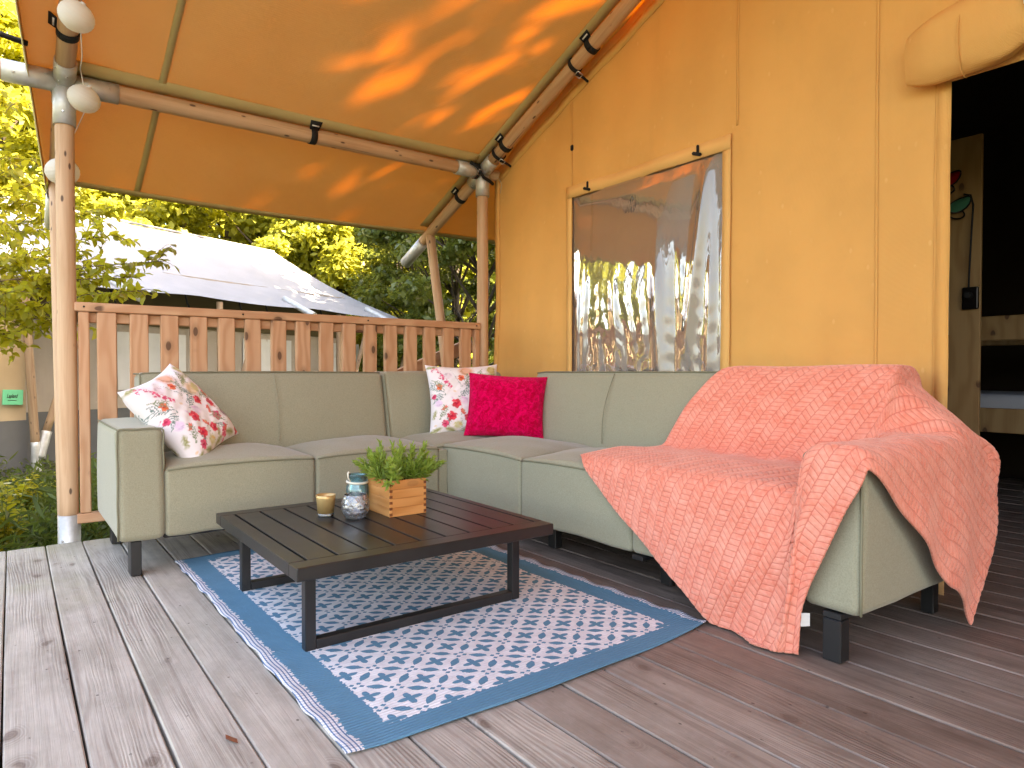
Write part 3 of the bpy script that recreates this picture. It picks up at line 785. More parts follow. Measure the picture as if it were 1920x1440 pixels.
for z in (1.06, 1.32): box('clip', (-.012, -.03, z - 1.197), (-.004, .005, z - 1.187), 'iron', sp_, .002)
for z in (1.05, 1.12, 1.19, 1.26, 1.33): pass
def insect(name, c, col, lab, s=1.):
    t = tag(empty(name, c), lab, 'ornament')
    for sy, sz, sc in ((-1, .45, 1.), (1, .45, 1.), (-1, -.5, .75), (1, -.5, .75)):
        V = []; n = 14
        for i in range(n):
            a = 2 * math.pi * i / n; rr = .055 * sc * s
            lx = rr * (1.1 + math.cos(a)); ly = rr * .55 * math.sin(a) * (1 - .25 * math.cos(a)); an = math.atan2(sz, 1)
            V.append((-.02 - .012 * math.cos(a * 2) * s, sy * (lx * math.cos(an) - ly * math.sin(an)), lx * math.sin(an) + ly * math.cos(an)))
        V.append((-.034 * s, sy * .06 * sc * s * math.cos(math.atan2(sz, 1)), .06 * sc * s * math.sin(math.atan2(sz, 1))))
        if sz > 0: mesh('wing', V, [(i, (i + 1) % n, n) for i in range(n)], col, t, True)
        sweep('wing_rim', V[:n], .004, 'iron', t, 6, True)
    sweep('body', [(-.03, 0, .05 * s), (-.035, 0, 0), (-.03, 0, -.06 * s)], [.004, .008, .004], 'iron', t)
    for sy in (-1, 1): sweep('antenna', [(-.03, 0, .05 * s), (-.03, sy * .015, .08 * s), (-.03, sy * .035, .095 * s)], .002, 'iron', t, 5)
    return t
insect('butterfly_ornament', (3.775, 1.445, 1.735), 'redg', 'glossy red butterfly ornament high on the pine partition')
insect('dragonfly_ornament', (3.775, 1.400, 1.60), 'greeng', 'glossy green winged insect ornament below the red butterfly')
bed = tag(empty('bunk_bed', (5.0, 1.2, 0)), 'wooden bunk bed with white mattresses in the dark tent interior', 'bed')
for px, py in ((4.55, .35), (4.55, 2.2), (5.45, .35), (5.45, 2.2)): box('post', (px - 5 - .035, py - 1.2 - .035, 0), (px - 5 + .035, py - 1.2 + .035, 1.9), 'board', bed, .004)
for zb in (.45, .98):
    for px in (4.55, 5.45): box('side_rail', (px - 5 - .018, -.82, zb), (px - 5 + .018, .97, zb + .14), 'board', bed, .004)
    if zb < .6: rbox('mattress', (4.58 - 5, -.80, zb + .08), (5.42 - 5, .96, zb + .22), .05, 'mattress', bed, (6, 10, 4))

# ================================================================== RAILING
rail = tag(empty('wooden_railing', (1.37, 3.77, 0)), 'reddish wooden slatted railing along the far edge of the deck', 'railing')
ro = Vector((1.37, 3.77, 0))
def rb(name, lo, hi, bev=.004): return box(name, Vector(lo) - ro, Vector(hi) - ro, 'rail', rail, bev)
def rlong(name, x0, x1, y0, y1, z0, z1):      # long horizontal timber: built upright so the grain runs along it
    L = x1 - x0; o = box(name, (-(y1 - y0) / 2, -(z1 - z0) / 2, -L / 2), ((y1 - y0) / 2, (z1 - z0) / 2, L / 2), 'rail', rail, .004)
    o.matrix_local = Matrix(((0, 0, 1, (x0 + x1) / 2 - ro.x), (1, 0, 0, (y0 + y1) / 2 - ro.y), (0, 1, 0, (z0 + z1) / 2 - ro.z), (0, 0, 0, 1))); return o
rlong('top_rail', .243, 2.535, 3.748, 3.82, 1.085, 1.128); rlong('cross_rail', .26, 2.52, 3.785, 3.82, 1.035, 1.0835)
rlong('bottom_rail', .243, 2.535, 3.752, 3.80, .082, .128)
for i in range(16):
    x = .333 + .1366 * i
    o = rb('slat', (x, 3.752 + random.uniform(-.002, .002), .130), (x + .081, 3.7835, 1.0835)); o.rotation_euler.y = random.uniform(-.004, .004)
rb('end_stile', (.258, 3.753, .130), (.302, 3.79, 1.0835)); rb('end_stile', (2.492, 3.753, .130), (2.530, 3.79, 1.0835))
for x in (.28, 1.0, 1.72, 2.50): tube('screw', Vector((x, 3.7475, 1.107)) - ro, Vector((x, 3.744, 1.107)) - ro, .005, 'iron', rail, None, 8, 1)
hr = tag(empty('stair_handrail', (1.9, 4.45, 0)), 'sloping wooden handrail seen through the railing by the corner post', 'handrail')
def bar(name, a, b, w, h, mat, parent):
    a, b = Vector(a), Vector(b); d = b - a; o = box(name, (-w / 2, -h / 2, -d.length / 2), (w / 2, h / 2, d.length / 2), mat, parent, .004)
    z = d.normalized(); up = Vector((0, 0, 1)); y = (up - z * up.dot(z)).normalized(); x = y.cross(z)
    o.matrix_local = Matrix(((x.x, y.x, z.x, (a + b).x / 2), (x.y, y.y, z.y, (a + b).y / 2), (x.z, y.z, z.z, (a + b).z / 2), (0, 0, 0, 1))); return o
ho = Vector((1.9, 4.45, 0))
bar('sloping_rail', Vector((1.50, 4.45, .46)) - ho, Vector((2.92, 4.45, 1.02)) - ho, .04, .10, 'rail', hr)
bar('post', Vector((2.66, 4.50, GZ)) - ho, Vector((2.66, 4.50, 1.03)) - ho, .07, .07, 'rail', hr)
bar('post', Vector((1.85, 4.50, GZ)) - ho, Vector((1.85, 4.50, .60)) - ho, .07, .07, 'rail', hr)

# ================================================================== CORNER SOFA
sofa = tag(empty('corner_sofa', (0, 0, 0)), 'sage green fabric corner sofa with square arms and black metal legs', 'sofa')
sofa.location = (1.4, 2.4, 0); SO = Matrix.Translation((-1.4, -2.4, 0))
def sp(o): o.parent = sofa; o.matrix_parent_inverse = SO; return o
def sub(o, p): o.parent = p; o.matrix_parent_inverse = Matrix(); return o
SX, SY, SB, ST = 1.80, 2.95, .142, .414      # wing fronts, underside, seam height
def dome1(lo, hi, v): t = (v - lo) / (hi - lo); return max(0., 1 - (2 * t - 1) ** 2)
def seat(lo, hi, front):
    """front: 'y' seat looks towards -y, 'x' towards -x"""
    (x0, y0), (x1, y1) = lo, hi; zt = ST
    def df(x, y, z):
        k = max(0., (z - .30) / (zt - .30))
        if front == 'y': a, b = dome1(x0, x1, x), min(1, max(0, (y - y0) / .5))
        else: a, b = dome1(y0, y1, y), min(1, max(0, (x - x0) / .5))
        z += k * (.009 * a ** .7 + .046 * a ** .6 * math.sin(math.pi * min(1, b * .85 + .08)))
        bul = .010 * a * math.sin(math.pi * min(1, max(0, (z - SB) / .3)))
        if front == 'y' and y < y0 + .06: y -= bul
        if front == 'x' and x < x0 + .06: x -= bul
        z += .0022 * math.sin(x * 31 + y * 17) + .003 * k * math.sin(x * 11 + 1) * math.sin(y * 13)
        return x, y, z
    o = sp(rbox('seat', (x0, y0, SB), (x1, y1, zt), .018, 'fabric', None, (16, 16, 8), df))
    n = 24; pth = []
    for i in range(n + 1):
        t = i / n; a = dome1(0, 1, t) ** .7
        if front == 'y': pth.append(Vector((x0 + .008 + (x1 - x0 - .016) * t, y0 - .001 - .010 * dome1(0, 1, t) * math.sin(math.pi * .85), zt - .006 + .011 * a)))
        else: pth.append(Vector((x0 - .001 - .010 * dome1(0, 1, t) * math.sin(math.pi * .85), y0 + .008 + (y1 - y0 - .016) * t, zt - .006 + .011 * a)))
    q = sweep('piping', pth, .0036, 'piping'); sp(q); q.parent = o; q.matrix_parent_inverse = Matrix()
    return o
LS = [(.487, 1.098), (1.100, 1.742)]
for a, b in LS: seat((a, SY), (b, 3.50), 'y')
YS = [(2.352, 3.030), (1.692, 2.350), (1.034, 1.690)]
for a, b in YS: seat((SX, a), (2.40, b), 'x')
seat((1.744, SY + .06), (2.42, 3.52), 'y')
sp(box('corner_filler', (1.744, SY + .012, SB + .006), (SX - .001, 3.1, ST - .012), 'fabric', None, .008, 2))
# arms
def arm(lo, hi, fd):
    o = sp(rbox('armrest', lo, hi, .028, 'fabric', None, (8, 14, 10), lambda x, y, z: (x + .003 * math.sin(z * 9 + y * 4), y + .003 * math.sin(z * 11 + x * 7), z + .002 * math.sin(x * 19 + y * 5))))
    (x0, y0, z0), (x1, y1, z1) = lo, hi; e = .004
    if fd == 'y':
        loops = [[(x0 + e, y0 + .004, z0 + .01), (x0 + e, y0 + .004, z1 - .012), (x0 + .012, y0 + .004, z1 - e), (x1 - .012, y0 + .004, z1 - e), (x1 - e, y0 + .004, z1 - .012), (x1 - e, y0 + .004, ST + .0)],
                 [(x0 + .005, y0 + .01, z1 - .006), (x0 + .005, y1 - .02, z1 - .006)]]
    else:
        loops = [[(x0 + .004, y1 - e, ST), (x0 + .004, y1 - e, z1 - .012), (x0 + .004, y1 - .012, z1 - e), (x0 + .004, y0 + .012, z1 - e), (x0 + .004, y0 + e, z1 - .012), (x0 + .004, y0 + e, z0 + .01)]]
    for L in loops:
        pts = []
        for a, b in zip(L[:-1], L[1:]):
            for k in range(6): pts.append(Vector(a).lerp(Vector(b), k / 6))
        pts.append(Vector(L[-1]))
        pts = [p + Vector((.0012 * math.sin(p.z * 60), 0, .001 * math.sin(p.x * 70 + p.y * 50))) for p in pts]
        sub(sweep('piping', pts, .0036, 'piping'), o)
    return o
arm((.318, SY - .006, SB - .002), (.485, 3.66, .582), 'y')
arm((SX - .004, .862, SB - .002), (2.545, 1.032, .575), 'x')
# backs: leaning front face, soft top
def back_y(x0, x1, yb, ztop=.797):
    yf = 3.41
    def df(x, y, z):
        t = max(0, (z - .36) / (ztop - .36)); f = max(0, (yb - y) / (yb - yf)); a = dome1(x0, x1, x)
        y += f * (.085 * t) - f * .030 * a ** .5 * math.sin(math.pi * min(1, t)) ; z += .004 * a * t
        return x + .012 * (1 - 2 * (x - x0) / (x1 - x0)) * t ** 3 * .4, y, z + .0012 * math.sin(x * 23)
    return sp(rbox('backrest', (x0, yf, .36), (x1, yb, ztop), .030, 'fabric', None, (18, 6, 14), df))
def back_x(y0, y1, xb, ztop=.797):
    xf = 2.31
    def df(x, y, z):
        t = max(0, (z - .36) / (ztop - .36)); f = max(0, (xb - x) / (xb - xf)); a = dome1(y0, y1, y)
        x += f * (.085 * t) - f * .030 * a ** .5 * math.sin(math.pi * min(1, t)); z += .004 * a * t
        return x, y, z + .0012 * math.sin(y * 23)
    return sp(rbox('backrest', (xf, y0, .36), (xb, y1, ztop), .030, 'fabric', None, (6, 18, 14), df))
def pipe_on(o, pts): sub(sweep('piping', pts, .0036, 'piping'), o)
b1 = back_y(.468, 1.690, 3.66); pipe_on(b1, [(.474, 3.488 - .085 * (1 - t) + .004, .40 + .388 * t) for t in np.linspace(0, 1, 12)] + [(.49, 3.503, .793), (.60, 3.500, .797), (1.0, 3.494, .800), (1.5, 3.498, .798), (1.675, 3.503, .794)])
pipe_on(b1, [(.470, 3.50, .790), (.470, 3.64, .790)])
sub(sweep('seam', [(1.079, 3.486 - .085 * (1 - t) - .030 * math.sin(math.pi * t) - .0005, .44 + .35 * t) for t in np.linspace(.03, 1, 14)], .0018, 'fabric'), b1)
b2 = back_y(1.693, 2.53, 3.68, .800); b3 = back_x(1.034, 2.985, 2.545)
for yy in (2.352, 1.69): sub(sweep('seam', [(2.386 - .085 * (1 - t) - .030 * math.sin(math.pi * t) - .0005, yy, .44 + .35 * t) for t in np.linspace(.03, 1, 14)], .0020, 'piping'), b3)
pipe_on(b3, [(2.401, 2.975, .792)] + [(2.398, y, .799) for y in np.linspace(2.9, 1.1, 10)] + [(2.401, 1.045, .793)])
pipe_on(b2, [(1.700, 3.49 - .085 * (1 - t) + .004, .42 + .37 * t) for t in np.linspace(0, 1, 12)])
sp(box('base_panel', (.49, 3.02, SB - .018), (2.50, 3.64, SB + .03), 'legm', None, .004)); sp(box('base_panel', (1.87, .90, SB - .018), (2.52, 3.0, SB + .03), 'legm', None, .004))
for (x, y) in ((.385, 2.985), (1.10, 2.99), (.385, 3.6), (1.65, 3.0), (1.65, 3.6)):
    sp(box('leg', (x - .019, y - .019, 0.003), (x + .019, y + .060, SB - .003), 'legm', None, .003)); sp(box('leg_bar', (x - .02, y + .062, SB - .020), (x + .02, y + .2, SB - .004), 'legm', None, .002))
for y in (.945, 1.66, 2.32, 2.9):
    sp(box('leg', (1.800 if y < 1 else 1.955, y - .026, 0.003), (1.848 if y < 1 else 1.995, y + .026, SB - .022), 'legm', None, .003)); sp(box('leg_bar', (1.800, y - .026, SB - .020), (2.3, y + .026, SB - .003), 'legm', None, .002))
for y in (.95, 2.3): sp(box('leg', (2.42, y - .02, .003), (2.46, y + .02, SB - .02), 'legm', None, .003))

# ================================================================== COFFEE TABLE
tb = tag(empty('coffee_table', (1.043, 2.19, 0)), 'low charcoal metal coffee table with slatted top standing on the rug', 'table')
TZ = .280; TX0, TX1, TY0, TY1 = -.443, .443, -.437, .437
def tbx(name, lo, hi, bev=.003, seg=2): return box(name, lo, hi, 'table', tb, bev, seg)
EB = .066
tbx('frame_rail', (TX0, TY0, TZ - .038), (TX1, TY0 + EB, TZ)); tbx('frame_rail', (TX0, TY1 - EB, TZ - .038), (TX1, TY1, TZ))
SLOT = [-.393 + .0892 * k for k in range(10)]; edges = [TX0] + SLOT + [TX1]
for i in range(11):
    a = edges[i] + (.0042 if i else 0); b = edges[i + 1] - (.0042 if i < 10 else 0)
    tbx('slat', (a, TY0 + EB + .0006, TZ - (.038 if i in (0, 10) else .020)), (b, TY1 - EB - .0006, TZ - .0003 * (i % 2)), .0012, 1)
for yy in (-.315, .335):
    tbx('leg', (-.384, yy - .016, .007), (-.352, yy + .016, TZ - .039)); tbx('leg', (.345, yy - .016, .007), (.377, yy + .016, TZ - .039))
    tbx('foot_bar', (-.3515, yy - .016, .007), (.3445, yy + .016, .037)); tbx('top_bar', (-.3515, yy - .016, TZ - .062), (.3445, yy + .016, TZ - .0395))
tbx('apron', (-.36, -.29, TZ - .058), (-.335, .31, TZ - .0395)); tbx('apron', (.33, -.29, TZ - .058), (.355, .31, TZ - .0395))

# ================================================================== RUG
nx, ny = 90, 120; P = np.zeros((nx, ny, 3))
for i, u in enumerate(np.linspace(-.605, .605, nx)):
    for j, v in enumerate(np.linspace(-.90, .90, ny)):
        ed = max(0, (abs(u) - .53) / .075)
        x = u + .004 * ed * math.sin(v * 23 + 1) + .006 * math.sin(v * 2.4) ; y = v + (.028 * (1 - (u / .605) ** 2) - .01) * (-1 if v < 0 else .3) * max(0, abs(v) - .6) / .3
        z = .0055 + .0012 * math.sin(u * 9 + v * 4) + ed * .0035 * (1 + math.sin(v * 41 + (2 if u > 0 else 0))) + .002 * max(0, (abs(v) - .85) / .05) * (1 + math.sin(u * 13))
        P[i, j] = (x, y, max(z, .004))
rug = gridmesh('rug', P, 'rug', thick=.003); rug.location = (1.150, 2.205, 0)
rug.rotation_euler.z = R(.6); tag(rug, 'blue and white woven outdoor rug with cross and leaf pattern on the deck', 'rug')

# ================================================================== THINGS ON THE TABLE
TT = TZ + .0005
cd = tag(empty('candle_holder', (.905, 2.335, TT)), 'small gold tealight glass on the coffee table, left of the dimpled glass', 'candle holder')
lathe('glass_base', [(0, 0), (.0265, 0), (.0285, .004), (.0280, .0115), (0, .0118)], 'water', cd)
lathe('cup', [(0, .012), (.0282, .012), (.0345, .066), (.0355, .077), (.0335, .0775), (.0325, .066), (.0265, .020), (0, .019)], 'gold', cd)
lathe('candle', [(0, .0195), (.024, .0195), (.0255, .034), (0, .035)], 'wax', cd)
gl = tag(empty('dimpled_glass', (.975, 2.235, TT)), 'round dimpled clear glass in front of the teal jar on the coffee table', 'glass')
prof = [(0, 0), (.026, 0), (.036, .006), (.0455, .022), (.0500, .042), (.0488, .060), (.043, .078), (.0395, .086), (.0375, .086), (.041, .076), (.0462, .058), (.0470, .042), (.0425, .024), (.033, .010), (0, .008)]
def facet(a, z): return 1 + (.022 * (math.cos(a * 11 + (int(z / .0135) % 2) * math.pi)) * abs(math.sin(z / .0135 * math.pi)) if .005 < z < .08 else 0)
dense = []
for (r0, z0), (r1, z1) in zip(prof[:-1], prof[1:]):
    for k in range(4): dense.append((r0 + (r1 - r0) * k / 4, z0 + (z1 - z0) * k / 4))
dense.append(prof[-1]); lathe('bowl', dense, 'glass', gl, seg=66, fn=facet)
jr = tag(empty('teal_jar', (1.045, 2.375, TT)), 'teal glass jar with a pale cord round its neck behind the dimpled glass', 'jar')
lathe('body', [(0, 0), (.038, 0), (.043, .006), (.043, .085), (.036, .102), (.0365, .128), (.039, .130), (.039, .134), (.0335, .134), (.033, .102), (.040, .084), (.040, .008), (0, .006)], 'teal', jr, seg=36)
sweep('neck_cord', [(.0385 * math.cos(a), .0385 * math.sin(a), .106 + .003 * math.sin(a)) for a in np.linspace(0, 6.28, 30)[:-1]], .0045, 'cord', jr, 8, True)
sweep('cord_loop', [(-.034, -.012, .109), (-.042, -.012, .125), (-.043, -.010, .140), (-.038, -.010, .146)], [.003, .003, .0035, .005], 'cord', jr)
# planter box
pb = tag(empty('planter_box', (1.150, 2.262, TT)), 'orange cedar planter box with finger joints on the coffee table', 'planter')
hw, hd, hh = .0735, .0925, .130; th = .009; nb = 4; bh = hh / nb
for k in range(nb):
    z0, z1 = k * bh, (k + 1) * bh - .0006
    for s in (-1, 1):
        ext = hw if k % 2 else hw - th - .0004
        o = box('board', (-(.5 * th), -(z1 - z0) / 2, -ext), (.5 * th, (z1 - z0) / 2, ext), 'cedar', pb, .0008)
        yc = s * (hd - th / 2); o.matrix_local = Matrix(((0, 0, 1, 0), (1, 0, 0, yc), (0, 1, 0, (z0 + z1) / 2), (0, 0, 0, 1)))
        ext = hd - th - .0004 if k % 2 else hd
        o = box('board', (-(.5 * th), -(z1 - z0) / 2, -ext), (.5 * th, (z1 - z0) / 2, ext), 'cedar', pb, .0008)
        xc = s * (hw - th / 2); o.matrix_local = Matrix(((-1, 0, 0, xc), (0, 0, 1, 0), (0, 1, 0, (z0 + z1) / 2), (0, 0, 0, 1)))
for s in (-1, 1):
    for k in range(6):
        z0 = .004 + k * .021
        box('finger_joint', (s * (hw - .005) - .0055, -hd - .0006, z0), (s * (hw - .005) + .0055, -hd + .004, z0 + .010), 'cedar2', pb, .0004)
box('soil', (-hw + th + .001, -hd + th + .001, .05), (hw - th - .001, hd - th - .001, .112), 'soil', pb, .002)
# herb plant in the planter
pt = tag(empty('herb_plant', (1.150, 2.262, TT + .10)), 'bushy bright green herb growing in the cedar planter box', 'plant')
V6 = []; stemV, stemF = [], []
for sidx in range(72):
    base = Vector((random.uniform(-.055, .055), random.uniform(-.07, .07), .01)); out = Vector((base.x * 15 + random.gauss(0, .45), base.y * 10 + random.gauss(0, .45), 1.15)).normalized()
    L = random.uniform(.06, .15); pts = [base + out * L * t + Vector((0, 0, -.045 * t * t * (1 - out.z))) for t in np.linspace(0, 1, 7)]
    vv, ff = sweep_geo(pts, [.0016 * (1 - .6 * i / 6) for i in range(7)], 4); off = len(stemV); stemV += vv; stemF += [tuple(i + off for i in f) for f in ff]
    nl = int(L / .0032)
    for k in range(nl):
        t = .12 + .88 * k / nl; i = min(5, int(t * 6)); p = pts[i].lerp(pts[i + 1], t * 6 - i); d = (pts[i + 1] - pts[i]).normalized()
        az = k * 2.4 + random.random() * .5; u, v, _ = frame_of(d); rad = u * math.cos(az) + v * math.sin(az)
        ld = (rad * (.9 - .5 * t) + d * (.5 + .6 * t) + Vector((0, 0, -.1))).normalized(); ll = random.uniform(.022, .042) * (1.1 - .35 * t); side = ld.cross(d).normalized() * ll * .14; nn = side.cross(ld).normalized()
        bend = nn * ll * random.uniform(-.15, .1)
        V6.append([p, p + ld * ll * .35 + side + nn * ll * .05, p + ld * ll * .75 + side * .7 + bend * .5, p + ld * ll + bend, p + ld * ll * .75 - side * .7 + bend * .5, p + ld * ll * .35 - side + nn * ll * .05])
mesh('stems', stemV, stemF, 'pl', pt, True)
quads_np('leaves', np.array(V6), 'pl', pt, 6)['kind'] = 'stuff'

# ================================================================== CUSHIONS
def pillow(name, w, h, depth, mat, n=90, fill=1., pinch=.035, wrinkle=.004, seed=1):
    g = np.random.default_rng(seed); s = np.linspace(-1, 1, n); U, Wv = np.meshgrid(s, s, indexing='ij')
    ex = 1 - pinch * 2.2 * (1 - Wv ** 2) ** 1.0 * np.abs(U) ** 2; ey = 1 - pinch * 2.2 * (1 - U ** 2) * np.abs(Wv) ** 2
    Xc = U * w / 2 * ex; Zc = Wv * h / 2 * ey
    prof = ((1 - U ** 4) * (1 - Wv ** 4)); prof = np.clip(prof, 0, 1) ** .62
    Q = np.stack([Xc, Zc, Xc * 0], -1); wr = vnoise(Q, seed, 22) * wrinkle * prof ** .5 + vnoise(Q, seed + 4, 48) * wrinkle * .4
    Vf = []
    for sg in (-1, 1): Vf.append(np.stack([Xc, sg * (prof * depth / 2 * fill + .001) + sg * wr * np.clip(prof * 3, 0, 1), Zc], -1).reshape(-1, 3))
    F = []
    def idx(sd, i, j): return (0 if (sd == 0 or i in (0, n - 1) or j in (0, n - 1)) else n * n) + i * n + j
    for i in range(n - 1):
        for j in range(n - 1):
            F.append((idx(0, i, j), idx(0, i + 1, j), idx(0, i + 1, j + 1), idx(0, i, j + 1))); F.append((idx(1, i, j + 1), idx(1, i + 1, j + 1), idx(1, i + 1, j), idx(1, i, j)))
    o = mesh(name, np.concatenate(Vf), F, mat, None, True); return o, np.concatenate([np.stack([U, Wv], -1).reshape(-1, 2)] * 2)
def paint(o, UV, seed, flip=False):
    """flower print: shapes laid out in cushion coordinates, one colour per vertex"""
    u = UV[:, 0] * (-1 if flip else 1); v = UV[:, 1]; g = np.random.default_rng(seed); n = len(u)
    jit = .012 * np.sin(u * 61 + 3 * np.sin(v * 37)) + .012 * np.sin(v * 57 + 2 * np.sin(u * 43)); u = u + jit; v = v + jit[::-1] * .5
    C = np.tile(np.array([.86, .80, .80]), (n, 1)); tint = np.clip(np.sin(u * 3 + 1) * np.sin(v * 4 + 2), 0, 1)[:, None]; C = C * (1 - .1 * tint) + np.array([.75, .60, .72]) * .1 * tint
    def ell(cx, cy, a, b, th, col, al=1., soft=.25):
        nonlocal C
        c, s = math.cos(th), math.sin(th); p = (u - cx) * c + (v - cy) * s; q = -(u - cx) * s + (v - cy) * c
        d = np.sqrt((p / a) ** 2 + (q / b) ** 2); m = np.clip((1 - d) / soft, 0, 1)[:, None] * al; C = C * (1 - m) + np.array(col) * m
    def stroke(x0, y0, x1, y1, bend, wd, col, al=1.):
        nonlocal C
        mx, my = (x0 + x1) / 2 - bend * (y1 - y0), (y0 + y1) / 2 + bend * (x1 - x0); best = np.full(n, 9.)
        for t in np.linspace(0, 1, 22):
            x = (1 - t) ** 2 * x0 + 2 * t * (1 - t) * mx + t * t * x1; y = (1 - t) ** 2 * y0 + 2 * t * (1 - t) * my + t * t * y1
            best = np.minimum(best, np.hypot(u - x, v - y) / (wd * (1.1 - .5 * t)))
        m = np.clip((1.2 - best) / .4, 0, 1)[:, None] * al; C = C * (1 - m) + np.array(col) * m
    def leafb(x, y, th, L, col):
        stroke(x, y, x + L * math.cos(th), y + L * math.sin(th), .1, .010, col)
        for k in range(5):
            t = .25 + k * .16
            for s in (-1, 1):
                a = th + s * .75; stroke(x + L * t * math.cos(th), y + L * t * math.sin(th), x + L * t * math.cos(th) + L * .32 * math.cos(a), y + L * t * math.sin(th) + L * .32 * math.sin(a), .15 * s, .011, col)
    def poppy(x, y, r, col=(.72, .035, .06)):
        for k in range(5):
            a = k * 1.257 + x * 5; ell(x + r * .45 * math.cos(a), y + r * .45 * math.sin(a), r * .62, r * .5, a, tuple(c * (1.2 if k % 2 else .9) for c in col), .95, .2)
        ell(x, y, r * .34, r * .30, 0, (.45, .01, .05), .8, .5); ell(x - r * .2, y + r * .3, r * .3, r * .12, .5, (.9, .35, .35), .6)
    def rose(x, y, r, col):
        ell(x, y, r * 1.15, r, .3, col, .85, .5)
        for k in range(9):
            a = g.random() * 6.28; ell(x + r * .55 * math.cos(a), y + r * .5 * math.sin(a), r * .5, r * .2, a + 1.57, tuple(np.clip(np.array(col) * g.uniform(.65, 1.25), 0, 1)), .6, .5)
    def spike(x, y, th, L, col):
        for k in range(34):
            t = g.random(); wv = .10 * (1 - .6 * t); sx = g.uniform(-wv, wv)
            ell(x + L * t * math.cos(th) - sx * math.sin(th), y + L * t * math.sin(th) + sx * math.cos(th), .040 * (1.2 - .5 * t), .026, g.random() * 3, tuple(np.clip(np.array(col) * g.uniform(.8, 1.25) + g.uniform(0, .06), 0, 1)), .95, .3)
    GR, OL, PK, RD, OR = (.16, .24, .22), (.36, .34, .10), (.70, .06, .16), (.72, .05, .04), (.80, .38, .22)
    stroke(-.15, -.9, -.12, .35, .05, .013, (.24, .28, .18)); stroke(-.12, .35, -.35, .85, .1, .010, (.3, .3, .28)); stroke(-.12, .30, .30, .80, -.1, .010, (.3, .3, .28)); stroke(.45, -.9, .5, .3, -.1, .011, (.3, .34, .2))
    for x, y, th, L in ((-.60, .15, 2.6, .42), (-.55, .1, 3.5, .40), (-.2, .0, .6, .35), (.25, .15, 2.3, .3), (.62, .1, .5, .36), (-.4, -.45, 4.2, .3), (.15, -.55, 5.6, .3)): leafb(x, y, th, L, GR)
    for x, y, a, b, th in ((-.85, -.88, .22, .08, .3), (-.45, -.90, .20, .08, -.4), (0., -.9, .2, .08, .4), (.5, -.88, .24, .09, -.3), (.85, -.7, .2, .07, 1.2), (-.9, -.45, .16, .06, 1.3), (.4, .55, .3, .07, .5), (.75, .62, .28, .09, .25), (-.85, .9, .2, .06, .2), (.1, -.72, .16, .06, 1.), (.88, -.2, .15, .06, 1.4)): ell(x, y, a, b, th, OL, .75, .5); ell(x, y, a * .8, b * .25, th, (.24, .25, .06), .7)
    spike(-.82, .86, -.95, .75, PK); spike(.85, .35, -2.0, .7, PK); spike(.2, -.95, 1.0, .35, PK)
    rose(.05, .78, .22, OR); rose(.78, .80, .17, (.62, .50, .16)); rose(.35, .30, .2, (.82, .62, .38)); rose(-.78, -.15, .12, (.8, .6, .78)); rose(.7, -.45, .16, (.30, .16, .17))
    for x, y, r in ((-.28, -.18, .135), (-.42, -.52, .14), (.55, -.12, .12), (.02, -.58, .12), (.85, -.9, .1)): poppy(x, y, r)
    for x, y, th in ((-.62, -.28, .6), (-.12, -.40, 2.), (.28, -.22, 1.1), (.35, -.75, .4)): ell(x, y, .11, .055, th, (.75, .10, .06), .95); ell(x, y, .07, .025, th, (.88, .3, .2), .6)
    for x, y, r in ((-.72, .30, .10), (.20, .05, .11), (.70, .10, .10), (-.10, .55, .10), (-.60, -.72, .11), (.35, -.42, .12), (.80, -.62, .11), (-.9, .05, .08)): poppy(x, y, r, [(.74, .07, .16), (.78, .16, .06), (.70, .03, .05)][int(abs(x * 10)) % 3])
    for x, y, th, L in ((-.9, .5, -.6, .36), (.5, .85, -2., .36), (.0, .3, 1.2, .34), (.8, -.05, 2.6, .36), (-.75, -.6, 1.1, .36), (.45, -.6, 2.2, .34)): leafb(x, y, th, L, (.22, .28, .16))
    for x, y, r, c in ((-.45, .62, .14, (.82, .66, .70)), (.55, .30, .15, (.60, .52, .22)), (-.05, -.1, .12, (.80, .62, .72)), (-.25, -.78, .14, (.66, .60, .30)), (.9, .45, .12, (.78, .42, .22))): rose(x, y, r, c)
    for k in range(14): ell(g.uniform(-.95, .95), g.uniform(-.95, .95), .05, .035, g.random() * 3, [(.7, .3, .62), (.8, .45, .1), (.55, .6, .3)][k % 3], .55, .6)
    A = o.data.color_attributes.new('print', 'FLOAT_COLOR', 'POINT'); A.data.foreach_set('color', np.concatenate([np.clip(C, 0, 1), np.ones((n, 1))], 1).ravel())
def place(o, c, facing, upv):
    """local -y looks along 'facing', local z along upv"""
    f = Vector(facing).normalized(); z = Vector(upv); z = (z - f * z.dot(f)).normalized(); y = -f; x = y.cross(z)
    o.matrix_world = Matrix(((x.x, y.x, z.x, c[0]), (x.y, y.y, z.y, c[1]), (x.z, y.z, z.z, c[2]), (0, 0, 0, 1)))
o, UV = pillow('floral_cushion', .40, .44, .15, 'printm', 150, 1., .05, .006, 3); paint(o, UV, 5)
place(o, (.600, 3.205, .612), (.50, -.66, .60), (-.60, .20, .72)); tag(o, 'floral print cushion leaning on the left armrest of the sofa', 'cushion')
o, UV = pillow('floral_cushion', .43, .42, .14, 'printm', 150, 1., .045, .005, 9); paint(o, UV, 5)
place(o, (2.085, 3.255, .640), (-.34, -.90, .28), (.06, .2, 1)); tag(o, 'floral print cushion in the sofa corner behind the magenta one', 'cushion')
o, UV = pillow('fleece_cushion', .44, .36, .15, 'fur', 110, 1., .03, .006, 12)
place(o, (2.185, 2.985, .610), (-.62, -.74, .26), (.16, .1, 1)); tag(o, 'bright magenta fleece cushion in the sofa corner', 'cushion')

